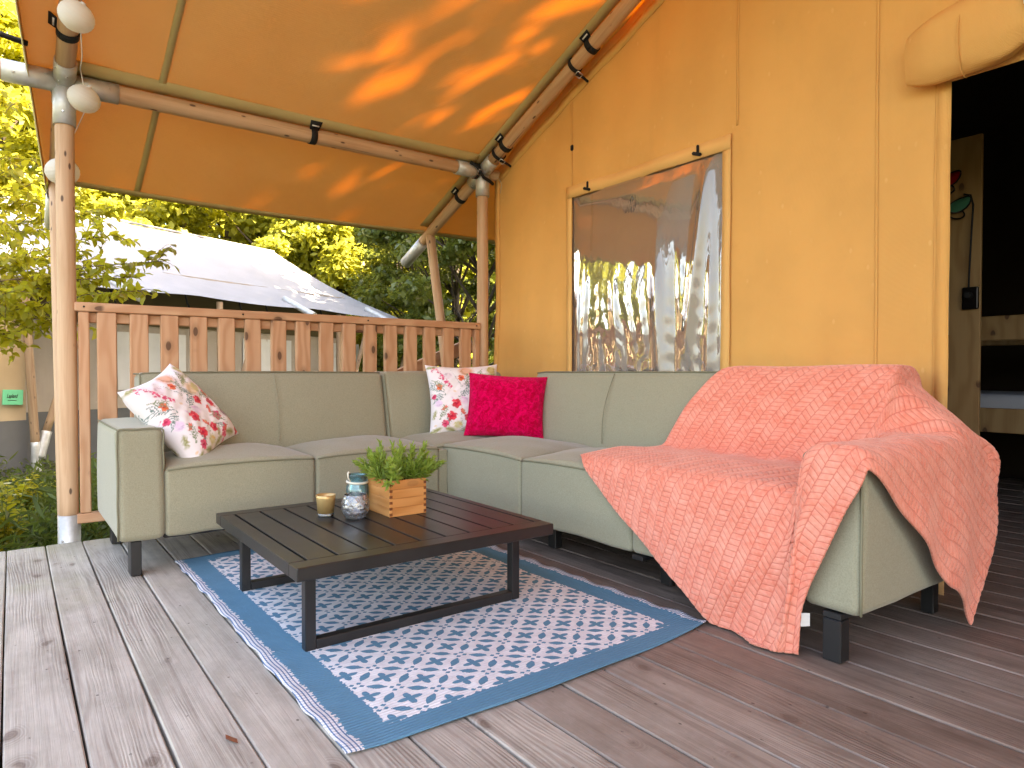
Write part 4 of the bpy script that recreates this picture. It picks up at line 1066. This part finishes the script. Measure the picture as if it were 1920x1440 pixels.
# ================================================================== BLANKET draped over the right end of the sofa
def prof_interp(tab):
    t = np.array(tab, float); s = t[:, 0]
    return lambda q, k: np.interp(q, s, t[:, k])
# across the sofa (from the front edge backwards): arc, x, z
QX = prof_interp([(0, 1.800, .440), (.03, 1.822, .462), (.25, 2.04, .482), (.46, 2.25, .470), (.50, 2.262, .482), (.58, 2.272, .55), (.70, 2.305, .67), (.80, 2.348, .765), (.855, 2.382, .810), (.90, 2.43, .816), (1.0, 2.53, .816), (1.05, 2.572, .79)])
# along the sofa (towards the near end): arc, y, arm height
PA = prof_interp([(0, 1.99, 0), (.93, 1.062, 0), (.96, 1.040, .47), (1.06, 1.022, .575), (1.09, .995, .592), (1.21, .885, .592), (1.25, .850, .578)])
PEND, YEND, XB = 1.25, .845, 2.568
def bl_point(q, p):
    hang_f = max(0., -q); hang_b = max(0., q - 1.05); hang_e = max(0., p - PEND)
    qq = min(max(q, 0), 1.05); pp = min(p, PEND)
    x, zx = float(QX(qq, 1)), float(QX(qq, 2)); y, za = float(PA(pp, 1)), float(PA(pp, 2))
    w_ = min(1, max(0, (p - .80) / .40)); w_ = w_ * w_ * (3 - 2 * w_); x = x * (1 - w_) + (1.80 + qq * .715 / 1.05) * w_
    if zx > .592: zx = max(.592, zx - max(0., p - .985) * .80)      # past the end of the back the cloth slopes down to the arm
    k = .022; z = zx if za < zx - k else (za if za > zx + k else max(zx, za) + (k - abs(za - zx)) ** 2 / (4 * k))
    if hang_f and hang_e:
        m = min(hang_f, hang_e); return (x - .012 - .5 * m, y - .5 * m, z - max(hang_f, hang_e) * .9)
    if hang_b and hang_e:
        h = math.hypot(hang_b, hang_e); ang = math.atan2(hang_b, hang_e)
        return (x + .005 + .045 * math.sin(ang * 2), y - .02 - .02 * math.sin(ang * 2), z - h)
    if hang_f: return (x - .014 - .010 * min(1, hang_f * 6), y, z - hang_f)
    if hang_b: return (x + .01, y, z - hang_b)
    if hang_e: return (x, y - .012 - .02 * min(1, hang_e * 3), z - hang_e)
    return (x, y, z)
nS, nT = 230, 340; LSx, LTx = 1.12, 1.80
A, B_, C_, D_ = np.array([.035, .0]), np.array([-.585, .985]), np.array([.84, 1.83]), np.array([1.30, .78])
P = np.zeros((nS, nT, 3)); UVb = np.zeros((nS, nT, 2)); QP = np.zeros((nS, nT, 2))
for i in range(nS):
    s = i / (nS - 1)
    for j in range(nT):
        t = j / (nT - 1)
        e0 = np.array([A[0] + (D_[0] - A[0]) * t, D_[1] * t ** 2.5])      # left edge runs over the seat and up the back
        e1 = B_ + (C_ - B_) * t + np.array([.01, -.035]) * math.sin(math.pi * t)
        q, p = e0 * (1 - s) + e1 * s + np.array([-.03, 0]) * math.sin(math.pi * s) * (1 - t) ** 2 + np.array([.05, .0]) * math.sin(math.pi * s ** 1.6) * t ** 4
        QP[i, j] = q, p; UVb[i, j] = s * LSx, t * LTx; P[i, j] = bl_point(q, p)
def smooth_grid(P, it):
    for _ in range(it):
        Q = P.copy(); Q[1:-1, 1:-1] = (P[:-2, 1:-1] + P[2:, 1:-1] + P[1:-1, :-2] + P[1:-1, 2:]) * .18 + P[1:-1, 1:-1] * .28
        Q[0, 1:-1] = (P[0, :-2] + P[0, 2:]) * .25 + P[0, 1:-1] * .5; Q[-1, 1:-1] = (P[-1, :-2] + P[-1, 2:]) * .25 + P[-1, 1:-1] * .5
        Q[1:-1, 0] = (P[:-2, 0] + P[2:, 0]) * .25 + P[1:-1, 0] * .5; Q[1:-1, -1] = (P[:-2, -1] + P[2:, -1]) * .25 + P[1:-1, -1] * .5
        P = Q
    return P
P = smooth_grid(P, 20)
q, p = QP[..., 0], QP[..., 1]
hf = np.clip(-q, 0, 1); he = np.clip(p - PEND, 0, 1); hb = np.clip(q - 1.05, 0, 1)
# loose folds where the cloth hangs, fanning out from the arm
fan = np.arctan2(p - 1.35, -(q - .25))
P[..., 0] -= hf * (.035 + .085 * (.5 + .5 * np.sin(fan * 21 + 1.0)) * np.clip((p - .35) / .4, 0, 1)) * 1.0
P[..., 1] += hf * .03 * np.sin(fan * 26 + 2.4)
fold2 = .5 + .5 * np.sin((q * 1.0 + he * .35) * 17 + .6)
P[..., 1] -= he * (.02 + .055 * fold2) * np.clip(1.25 - he * 1.3, .15, 1); P[..., 0] += he * .02 * np.sin(q * 17 + 2) + np.clip((q - .62) / .4, 0, 1) * .075 * np.sin(np.pi * np.clip((p - 1.24) / .62, 0, 1))
lying = (hf + he + hb) < .001
tucks = .006 * np.sin((q * .8 + p * 1.1) * 30 + 2 * np.sin(q * 6)) * np.exp(-((q - .50) / .12) ** 2) + .012 * np.exp(-(((q * .55 + p) - 1.02) / .035) ** 2) * np.clip(1 - abs(q - .3) / .35, 0, 1)
P[..., 2] += np.where(lying, .003 + .004 * np.sin(q * 13 + p * 4) * np.sin(p * 9) + tucks, 0)
P[..., 2] = np.maximum(P[..., 2], .010 + .012 * (he > .3) * (1 + np.sin(q * 30)) * .5)
P = smooth_grid(P, 7)
# embossed plaits are real relief
def normals(P):
    du = np.gradient(P, axis=0); dv = np.gradient(P, axis=1); n = np.cross(dv, du); return n / (np.linalg.norm(n, axis=-1, keepdims=True) + 1e-9)
Nn = normals(P); out = np.array([-.5, -.5, .7]); Nn *= np.sign((Nn @ out))[..., None]
uu, vv_ = UVb[..., 0], UVb[..., 1]; c_ = uu / .034; k_ = np.floor(c_); fr_ = c_ - k_; sg = ((k_ * .5) % 1) * 4 - 1
vvv = vv_ / .022 + (fr_ - .5) * sg * .9 + k_ * .37; gg = np.clip((1 - np.abs((vvv % 1) - .5) * 2) / .38, 0, 1); ee = np.clip((1 - np.abs(fr_ - .5) * 2) / .3, 0, 1)
P = P + Nn * (gg * ee * .0028)[..., None]
bl = gridmesh('blanket', P, 'blanket', uv=UVb, thick=.006)
tag(bl, 'coral pink plush throw with plaited relief draped over the right sofa end', 'blanket')
# small care tag at the hem
tgp = P[int(nS * .985), int(nT * .10)]
lb = mesh('care_tag', [(0, 0, 0), (.030, -.012, -.004), (.034, -.010, -.042), (.004, .002, -.040)], [(0, 1, 2, 3)], 'label', bl); lb.location = Vector(tgp) + Vector((.0, .0, .0))
lb.modifiers.new('thickness', 'SOLIDIFY').thickness = .001

# ================================================================== LANTERNS
def lantern(c, r, squash, tilt, lab):
    t = tag(empty('paper_lantern', c), lab, 'lantern', 'paper lanterns hanging by the left post'); t.rotation_euler = tilt
    pr = []
    for k in range(49):
        a = -math.pi / 2 + math.pi * k / 48; a = max(-1.38, min(1.38, a)); rib = 1 - .018 * abs(math.sin(k * math.pi / 4))
        pr.append((r * math.cos(a) * rib, r * squash * math.sin(a)))
    prof = [pr[0]] + [p_ for p_ in pr if abs(p_[1]) < r * squash * .983] + [pr[-1]]
    V, F = [], []; seg = 32
    for (rr, z) in prof:
        for k in range(seg): V.append((rr * math.cos(6.2832 * k / seg), rr * math.sin(6.2832 * k / seg), z))
    for i in range(len(prof) - 1):
        for k in range(seg): F.append((i * seg + k, i * seg + (k + 1) % seg, (i + 1) * seg + (k + 1) % seg, (i + 1) * seg + k))
    mesh('paper_shade', V, F, 'lantern', t, True)
    for z in (-1, 1): sweep('wire_ring', [(prof[0][0] * math.cos(a), prof[0][0] * math.sin(a), z * r * squash * .98) for a in np.linspace(0, 6.2832, 17)[:-1]], .0015, 'white', t, 5, True)
    tube('bulb_holder', (0, 0, r * squash * .6), (0, 0, r * squash * 1.1), .009, 'white', t, None, 10, 1)
lantern((.225, 3.20, 2.213), .066, .86, (.5, .45, 0), 'highest of the white paper lanterns, up beside the left rafter')
lantern((.283, 3.66, 2.050), .068, .86, (.35, .4, 0), 'white paper lantern just below the metal joint of the left post')
lantern((.212, 3.93, 1.770), .074, .86, (.1, -.2, 0), 'lowest paper lantern, half hidden behind the left post')
cw = sweep('lantern_cord', [(.235, 3.00, 2.45), (.228, 3.18, 2.28), (.24, 3.22, 2.20), (.262, 3.45, 2.16), (.272, 3.68, 2.19), (.283, 3.66, 2.108), (.30, 3.74, 2.04), (.26, 3.88, 1.95), (.213, 3.93, 1.84)], .0022, 'white', None, 6)
tag(cw, 'thin white cord linking the paper lanterns beside the left post', 'cord')

# ================================================================== NEIGHBOUR'S TENT
fw = Vector((math.sin(YAW) * math.cos(PITCH), math.cos(YAW) * math.cos(PITCH), -math.sin(PITCH))); rt = Vector((math.cos(YAW), -math.sin(YAW), 0)); upc = rt.cross(fw)
def at_z(u, v, z):               # surveying: where a sight line meets a height
    d = fw + rt * (u - 960) / 1260 + upc * (720 - v) / 1260; return Vector((0, 0, CAMH)) + d * ((z - CAMH) / d.z)
E0 = at_z(65, 519, 1.85); E1 = at_z(749, 597, 1.85); ed = (E1 - E0).normalized(); en = Vector((-ed.y, ed.x, 0)); LEN = (E1 - E0).length
nb_t = tag(empty('safari_tent', E0 - Vector((0, 0, 1.85 - GZ))), 'neighbouring safari tent with pale grey roof and sand-coloured walls beyond the railing', 'tent')
def NL(s, d, z): return E0 + ed * s + en * d + Vector((0, 0, z - 1.85))
def npar(o): o.parent = nb_t; o.matrix_parent_inverse = Matrix.Translation(-nb_t.location); return o
HW, RZ = 2.75, 3.28; S0 = -2.6
for sgn in (1, -1):
    n1, n2 = 44, 24; P = np.zeros((n1, n2, 3))
    for i in range(n1):
        s = S0 + (LEN - S0) * i / (n1 - 1)
        for j in range(n2):
            t = j / (n2 - 1); d = HW * t if sgn > 0 else 2 * HW - HW * t
            ridge_end = .62 * t if i == n1 - 1 else .62 * t * (i / (n1 - 1)) ** 8
            sagr = -.05 * abs(math.sin((s - S0) / 2.2 * math.pi)) * (.3 + .7 * t) * 0
            z = 1.85 + (RZ - 1.85) * t - .10 * math.sin(math.pi * t) - .035 * math.sin(math.pi * (((s - S0) / 2.3) % 1)) * (1 - .5 * t)
            P[i, j] = NL(s - ridge_end, d, z)
    npar(gridmesh('roof', P if sgn < 0 else P[:, ::-1], 'nroof'))
def nquad(name, a, b, z0, z1, mat, n=14, amp=.012):
    P = np.zeros((n, 6, 3))
    for i in range(n):
        for j in range(6):
            s = a[0] + (b[0] - a[0]) * i / (n - 1); d = a[1] + (b[1] - a[1]) * i / (n - 1); P[i, j] = NL(s, d + amp * math.sin(i * 1.7 + j * .4), z0 + (z1 - z0) * j / 5)
    return npar(gridmesh(name, P, mat))
WD = .95
nquad('side_wall', (.30, WD), (LEN - .5, WD), .30, 2.25, 'nwall2', 60); nquad('skirt', (.30, WD - .01), (LEN - .5, WD - .01), -.36, .30, 'skirt', 60)
nquad('gable_wall', (LEN - .5, WD), (LEN - .5, 2 * HW - WD), -.36, 2.3, 'nwall2')
nquad('porch_shade_sheet', (.30, WD - .03), (LEN - .5, WD - .03), 1.45, 2.2, 'porch_shade', 30)  # upright dark sheet standing in for the shade under the eave
for sa in (1.5, 3.6, 5.4):
    wq = nquad('window', (sa, WD - .02), (sa + 1.05, WD - .02), .55, 1.35, 'npane', 16)
nquad('front_wall', (S0, .10), (-.05, .10), .265, 1.80, 'nwall', 24); nquad('front_skirt', (S0, .09), (-.05, .09), -.36, .265, 'skirt', 24)
nquad('return_wall', (-.05, .10), (.30, WD), -.36, 1.9, 'nwall2', 8)
def npole(name, a, b, r, mat='pole2'): return npar(tube(name, NL(*a), NL(*b), r, mat, None, r * .95, 12, 10, .05))
npole('post', (.0, .02, -.10), (-.10, .02, 1.80), .045); npole('metal_socket', (.005, .02, -.5), (-.002, .02, .02), .05, 'metal')
npole('brace', (.10, .02, .10), (.62, .02, 1.7), .040); npole('metal_socket', (.03, .01, -.16), (.115, .02, .13), .055, 'metal')
for s in (2.45, 4.9, LEN - .35):
    npole('post', (s, .06, -.40), (s, .06, 1.80), .045)
    npole('brace', (s + .05, .06, -.2), (s + .55, -.12, 1.6), .040)
for s in (1.02, 3.95, 6.0):
    npole('rafter_end', (s - .02, .35, 2.0), (s + .0, -.30, 1.70), .055, 'metal')
for s in (.95, 1.3, 2.0, 2.9, 3.4, 4.6): npar(sweep('hanging_strap', [NL(s, .2, 1.88), NL(s + .02, .18, 1.75), NL(s + .06, .16, 1.64)], .012, 'strap', None, 6))
npar(sweep('ridge_seam', [NL(s, HW, RZ + .012) for s in np.linspace(S0, LEN - .62, 12)], .02, 'nroof'))
ndk = nquad('deck_edge', (S0, -.02), (.9, -.02), -.42, -.30, 'deckgrey', 10, .0)
card = tag(empty('green_notice', NL(-.205, .055, .522)), 'small bright green card with black handwriting on the neighbouring tent wall', 'notice')
ang = math.atan2(ed.y, ed.x); card.rotation_euler = (0, R(2.5), ang)
box('card', (-.100, -.004, -.082), (.100, .004, .082), 'card', card, .002)
cu = bpy.data.curves.new('lettering', 'FONT'); cu.body = 'Lapland'; cu.size = .060; cu.shear = .35; cu.align_x = 'CENTER'; cu.extrude = .0006; cu.offset = .0012
to = bpy.data.objects.new('lettering', cu); COL.objects.link(to); bpy.context.view_layer.update()
me = bpy.data.meshes.new_from_object(to.evaluated_get(bpy.context.evaluated_depsgraph_get())); bpy.data.objects.remove(to)
me.materials.clear(); me.materials.append(MT['ink']); lo_ = bpy.data.objects.new('lettering', me); link(lo_, card); lo_.location = (-.01, -.0055, -.005); lo_.rotation_euler = (R(90), 0, 0); lo_.scale = (.56, 1, 1)
sweep('underline', [(-.05, -.0055, -.034), (.0, -.0055, -.032), (.035, -.0055, -.036)], .003, 'ink', card, 5)
gr = sweep('guy_rope', [NL(-1.35, -.7, .75), NL(-.9, -.45, 1.06), NL(-.48, -.05, 1.36)], .020, 'rope', None, 7); tag(gr, 'thick pale guy rope slanting to the neighbouring tent post', 'rope')

# ================================================================== VEGETATION
def leaves_np(C, D, Nn, L, W, fold=.12):
    """diamond-ish six-point leaves: centre base C, direction D, normal N"""
    D = D / np.linalg.norm(D, axis=1, keepdims=True); S = np.cross(D, Nn); S /= (np.linalg.norm(S, axis=1, keepdims=True) + 1e-9); U = np.cross(S, D)
    L = L[:, None]; W = W[:, None]
    return np.stack([C, C + D * L * .32 + S * W * .5 + U * L * fold, C + D * L * .72 + S * W * .38 + U * L * fold * .6, C + D * L - U * L * fold, C + D * L * .72 - S * W * .38 + U * L * fold * .6, C + D * L * .32 - S * W * .5 + U * L * fold], 1)
def leaves4(C, D, Nn, L, W):
    D = D / np.linalg.norm(D, axis=1, keepdims=True); S = np.cross(D, Nn); S /= (np.linalg.norm(S, axis=1, keepdims=True) + 1e-9); U = np.cross(S, D)
    return np.stack([C - D * L[:, None] * .5, C + S * W[:, None] * .5 + U * L[:, None] * .1, C + D * L[:, None] * .5, C - S * W[:, None] * .5 + U * L[:, None] * .1], 1)
def tree_meshes(h, r, z0, n, leaf, seed, mat, clumps=60):
    """trunk with limbs, and a crown of leaf-sized faces gathered in uneven clumps"""
    g = np.random.default_rng(seed); V, F = [], []
    def add(pts, rr, seg=7):
        vv, ff = sweep_geo(pts, rr, seg); o = len(V); V.extend(vv); F.extend([tuple(i + o for i in f) for f in ff])
    tr = [Vector((.12 * math.sin(k * 1.3 + seed) * k / 6, .12 * math.cos(k * 1.7 + seed) * k / 6, h * .92 * k / 8)) for k in range(9)]
    add(tr, [.035 * h * (1 - .85 * k / 8) * .5 + .02 for k in range(9)], 9)
    cen = []
    for c in range(clumps):
        a = g.random() * 6.283; zz = z0 + (h - z0) * g.random() ** .85; f = (zz - z0) / (h - z0); rad = r * (math.sin(math.pi * min(1, f * .8 + .18)) ** .7) * g.uniform(.35, 1.08)
        p = Vector((rad * math.cos(a), rad * math.sin(a), zz)); cen.append(p)
        if c % 2 == 0:
            k = max(1, min(7, int((zz * .72) / (h * .92) * 8))); b0 = tr[k]; mid = b0.lerp(p, .5) + Vector((g.normal() * .15, g.normal() * .15, .2)); add([b0, mid, p], [.012 * h * .5, .007 * h * .5, .01], 5)
    cen = np.array(cen); ci = g.integers(0, clumps, n); sz = g.uniform(.45, 1.1, clumps)[ci] * r * .27
    off = g.normal(size=(n, 3)); off /= np.linalg.norm(off, axis=1, keepdims=True); off *= (g.random(n) ** .55)[:, None]; off[:, 2] *= .62
    C = cen[ci] + off * sz[:, None]
    D = off * .7 + g.normal(size=(n, 3)) * .6 + [0, 0, -.25]; Nn = off * .6 + g.normal(size=(n, 3)) * .5 + [0, 0, .8]
    L = leaf * g.uniform(.6, 1.35, n)
    return (V, F), leaves4(C, D, Nn, L, L * g.uniform(.45, .7, n))
def make_tree(name, spec, lab, loc, rz, sc, mat, group):
    (V, F), LV = spec['geo']; t = tag(empty(name, loc, rz), lab, 'tree', group); t.scale = (sc[0], sc[0], sc[1])
    if mat not in spec['me']:
        a = mesh('trunk', V, F, 'bark', t, True); b = quads_np('crown', LV, mat, t); spec['me'][mat] = (a.data, b.data)
    else:
        for nm, me in zip(('trunk', 'crown'), spec['me'][mat]): link(bpy.data.objects.new(nm, me), t)
    return t
T1 = dict(geo=tree_meshes(9., 2.8, 1.2, 26000, .20, 1, 'lf', 90), me={}); T2 = dict(geo=tree_meshes(7., 2.4, .2, 24000, .17, 2, 'lf', 80), me={}); T3 = dict(geo=tree_meshes(8., 2.6, .0, 26000, .15, 3, 'lg', 90), me={})
T4 = dict(geo=tree_meshes(8.4, 2.7, 2.4, 15000, .16, 52, 'lg', 60), me={}); T5 = dict(geo=tree_meshes(8.4, 2.7, 3.0, 24000, .19, 16, 'lg', 60), me={})
def far_at(u, depth):            # ground point seen at image column u, that far away
    d = fw + rt * (u - 960) / 1260; d = Vector((d.x, d.y, 0)); return Vector((d.x * depth, d.y * depth, GZ - .05))
FT = [('birch_tree', T1, -60, 16.5, 1.25, 'lf', 'tall yellow-leaved tree at the left edge, behind the neighbouring tent'),
      ('birch_tree', T1, 150, 19.5, 1.30, 'lf', 'yellow-leaved tree rising just right of the left porch post'),
      ('leafy_tree', T2, 300, 18.5, 1.25, 'lf', 'sunlit yellow-green tree above the middle of the pale roof'),
      ('leafy_tree', T2, 430, 21., 1.45, 'lf', 'yellow-green tree behind the right half of the pale roof'),
      ('leafy_tree', T2, 545, 19.5, 1.20, 'lf', 'bright yellow-green tree above the right end of the pale roof ridge'),
      ('leafy_tree', T1, 650, 20., 1.05, 'lf', 'yellow-green tree left of the metal rafter end'),
      ('evergreen_tree', T3, 775, 16.5, .66, 'lg', 'dark green tree at the low right corner of the pale roof'),
      ('evergreen_tree', T3, 850, 15., .85, 'lg', 'dark green tree behind the slanting brace pole'),
      ('evergreen_tree', T3, 905, 13.5, .90, 'lg', 'dark green tree behind the right corner post'),
      ('leafy_tree', T2, 725, 18.5, 1.15, 'lf', 'yellow-green tree just behind the silver rafter end'), ('leafy_tree', T2, 600, 17.5, .95, 'lf', 'lower yellow-green tree above the sloping roof end')]
for k, (nm, S, u, dp, sc, mat, lab) in enumerate(FT): make_tree(nm, S, lab, far_at(u, dp), k * 1.7, (sc, sc * random.uniform(.92, 1.05)), mat, 'trees behind the neighbouring tent')
# trees that stand towards the sun and throw the dappled shade on canopy and roof
SH = [((7.1, -3.9), 1.85, 'lg', T4, 3.15), ((8.6, 1.8), 1.7, 'lf', T5, 2.), ((9.0, 6.0), 1.6, 'lg', T4, 2.), ((7.2, 4.2), 1.6, 'lg', T4, 1.), ((4.2, -9.5), 1.4, 'lg', T4, .7)]
for k, ((x, y), sc, mat, TS, rz_) in enumerate(SH):
    make_tree('shade_tree', TS, ['tall green tree at the near rear corner of the ochre tent', 'tall yellow tree behind the ochre tent', 'green tree beyond the far rear corner of the ochre tent', 'green tree leaning over the far side of the ochre tent', 'green tree beside the near side of the ochre tent'][k], (x, y, GZ), rz_, (sc, sc), mat, 'trees behind the ochre tent')
far = []
g = np.random.default_rng(77); n = 60000                                        # the wood behind, one mass
az = g.uniform(-1.35, .35, n); rad = g.uniform(29, 36, n); hz = g.random(n) ** .8 * (13 + 3 * np.sin(az * 9) + 2 * np.sin(az * 23))
vx = np.sin(YAW + az) * rad; vy = np.cos(YAW + az) * rad
Cn = np.stack([vx, vy, GZ + hz], 1); Dn = g.normal(size=(n, 3)); Nn = g.normal(size=(n, 3)) + [0, 0, .6]; Ln = g.uniform(.3, .75, n)
wd = quads_np('far_wood', leaves4(Cn, Dn, Nn, Ln, Ln * .7), 'lf'); tag(wd, 'far mass of woodland leaves behind the trees', 'woodland', kind='stuff')

# near tree: branches with separate leaves reaching in from the left
def at_d(u, v, depth):
    d = fw + rt * (u - 960) / 1260 + upc * (720 - v) / 1260; return Vector((0, 0, CAMH)) + d * depth
g = random.Random(11); base = at_d(-420, 900, 5.2); base.z = GZ
nt_r = tag(empty('young_tree', base), 'young tree with yellow-green leaves reaching past the left porch post', 'tree')
BV, BF, LVs = [], [], []
def addb(pts, rr, seg=6):
    vv, ff = sweep_geo(pts, rr, seg); o = len(BV); BV.extend([v - base for v in vv]); BF.extend([tuple(i + o for i in f) for f in ff])
trunk = [base + Vector((.05 * math.sin(k), .04 * math.cos(k * 1.4), k * .55)) for k in range(9)]
addb(trunk, [.055 * (1 - .09 * k) for k in range(9)], 9)
TG = [(300, 490, 4.0), (255, 520, 4.1), (215, 440, 4.3), (265, 545, 3.9), (170, 545, 4.2), (200, 500, 4.3), (160, 470, 4.2), (60, 480, 4.0), (30, 545, 3.9), (80, 575, 4.2), (20, 420, 4.2), (60, 380, 4.5), (20, 330, 4.5), (70, 300, 4.8), (15, 240, 4.6), (40, 190, 4.7), (75, 340, 4.6), (10, 120, 4.5), (30, 60, 4.7), (5, 20, 4.6), (110, 600, 4.3), (45, 620, 4.2), (160, 400, 5.), (215, 395, 5.2), (85, 430, 4.6), (-40, 300, 4.4), (-60, 450, 4.2), (-40, 150, 4.5), (-90, 80, 4.6), (20, 560, 4.6), (130, 520, 4.6)]
for (u, v, dp) in TG:
    tip = at_d(u, v, dp); zz = max(.4, tip.z - base.z - .3 - g.random() * .7); k = min(7, int(zz / .55)); b0 = trunk[k].lerp(trunk[k + 1], min(1, zz / .55 - k))
    mid1 = b0.lerp(tip, .4) + Vector((g.gauss(0, .07), g.gauss(0, .07), .16)); mid2 = b0.lerp(tip, .75) + Vector((g.gauss(0, .05), g.gauss(0, .05), .10))
    main = [b0, b0.lerp(mid1, .5) + Vector((0, 0, .05)), mid1, mid1.lerp(mid2, .5) + Vector((0, 0, .03)), mid2, mid2.lerp(tip, .5) + Vector((0, 0, .02)), tip]
    addb(main, [.011, .009, .0075, .006, .0045, .003, .0015])
    tw = []
    for i in range(2, 7):
        for _ in range(5):
            p = main[i - 1].lerp(main[i], g.random()); d = (main[i] - main[i - 1]).normalized() * .5 + Vector((g.gauss(0, .6), g.gauss(0, .6), g.gauss(-.1, .45))); e = p + d.normalized() * g.uniform(.10, .26)
            addb([p, p.lerp(e, .5) + Vector((0, 0, .012)), e], [.003, .002, .001], 4); tw.append((p, e))
    tw.append((main[4], main[6])); tw.append((main[5], main[6]))
    for a, b in tw:
        m = max(4, int((b - a).length / .020))
        for i in range(m):
            t = (i + .5) / m; p = a.lerp(b, t); d = (b - a).normalized() * .5 + Vector((g.gauss(0, .7), g.gauss(0, .7), g.gauss(-.25, .5))); LVs.append((p, d, g.uniform(.042, .080)))
mesh('trunk', BV, BF, 'twig', nt_r, True)
Ca = np.array([tuple(a - base) for a, _, _ in LVs]); Da = np.array([tuple(b) for _, b, _ in LVs]); La = np.array([c for _, _, c in LVs]); gg_ = np.random.default_rng(4)
quads_np('crown', leaves_np(Ca, Da, gg_.normal(size=Ca.shape) * .5 + [0, 0, 1], La, La * .55), 'ln', nt_r, 6)

# weeds and grass between the tents
g = np.random.default_rng(21); n = 46000
gxy = np.stack([g.uniform(-2.6, 4.2, n), 3.86 + g.random(n) ** 1.2 * 5.5], 1)
ok = np.array([True] * n); Cg = np.stack([gxy[:, 0], gxy[:, 1], np.full(n, GZ - .01)], 1)
hgt = (.10 + .16 * g.random(n)) * (1 + .7 * np.sin(gxy[:, 0] * 3.1) * np.sin(gxy[:, 1] * 2.7)) * np.where(gxy[:, 1] < 5.2, 1.5, 1.)
Cg[:, 2] += hgt * g.random(n) * 1.2
Dg = g.normal(size=(n, 3)) * [.8, .8, .35] + [0, 0, .55]
tag(quads_np('weeds', leaves_np(Cg, Dg, g.normal(size=(n, 3)) * .5 + [0, 0, .4], hgt * g.uniform(.25, .6, n), .007 + .018 * g.random(n)), 'grass', None, 6), 'low green weeds and grass between deck and neighbouring tent', 'grass', kind='stuff')
def shrub(name, c, h, r, n, mat, lab, cat='plant', flowers=0, seed=3, grp=None):
    g = np.random.default_rng(seed); t = tag(empty(name, c), lab, cat, grp); V, F = [], []; LV = []
    for s in range(n):
        a = g.random() * 6.28; lean = Vector((math.cos(a) * g.random() * r, math.sin(a) * g.random() * r, h * g.uniform(.6, 1.05))); pts = [Vector((0, 0, 0)), lean * .5 + Vector((0, 0, h * .06)), lean]
        vv, ff = sweep_geo(pts, [.004, .003, .0015], 4); o = len(V); V += vv; F += [tuple(i + o for i in f) for f in ff]
        for k in range(22):
            tt = .15 + .85 * k / 22; p = pts[0].lerp(pts[1], tt * 2) if tt < .5 else pts[1].lerp(pts[2], tt * 2 - 1); LV.append((tuple(p), tuple(g.normal(size=3) * [1, 1, .4] + [0, 0, .25]), g.uniform(.03, .07)))
    mesh('stems', V, F, 'grass', t, True); C = np.array([l[0] for l in LV]); D = np.array([l[1] for l in LV]); L = np.array([l[2] for l in LV])
    quads_np('leaves', leaves_np(C, D, g.normal(size=C.shape) * .4 + [0, 0, 1], L, L * .45), mat, t, 6)
    for k in range(flowers):
        p = Vector((g.normal() * r * .5, g.normal() * r * .5, h * g.uniform(.6, 1.1))); PV = []
        for m in range(6):
            a = m * 1.047; d = np.array([math.cos(a), math.sin(a), .45]); PV.append(leaves_np(np.array([tuple(p)]), d[None], np.array([[0, 0, 1.]]), np.array([.028]), np.array([.02]))[0])
        quads_np('flower', np.array(PV), 'petal', t, 6)
    return t
for k, (u, dp, h, r, n, mat, fl, lab) in enumerate([(-5, 3.75, .62, .22, 26, 'ln', 7, 'flowering weed with pale yellow blossoms at the left edge of the deck'), (45, 5.6, .42, .3, 22, 'ln', 4, 'pale leafy weed below the grey skirt of the neighbouring tent'), (75, 4.4, .34, .3, 24, 'grass', 0, 'bushy green weed just left of the left post foot'), (185, 4.25, .36, .28, 22, 'grass', 0, 'green weed under the left end of the railing')]):
    p = far_at(u, dp); p.z = GZ; shrub('weed_plant', p, h, r, n, mat, lab, 'plant', fl, 50 + k, 'weeds beside the deck')
dl = mesh('dry_leaf', [(-.022, 0, .002), (-.006, .008, .006), (.014, .006, .003), (.024, 0, .007), (.012, -.007, .002), (-.008, -.006, .005)], [(0, 1, 5), (1, 2, 4, 5), (2, 3, 4)], 'dleaf', None, False, (.375, 1.515, .002), (0, 0, 1.9))
tag(dl, 'small red-brown dry leaf lying on the deck by the rug corner', 'leaf')
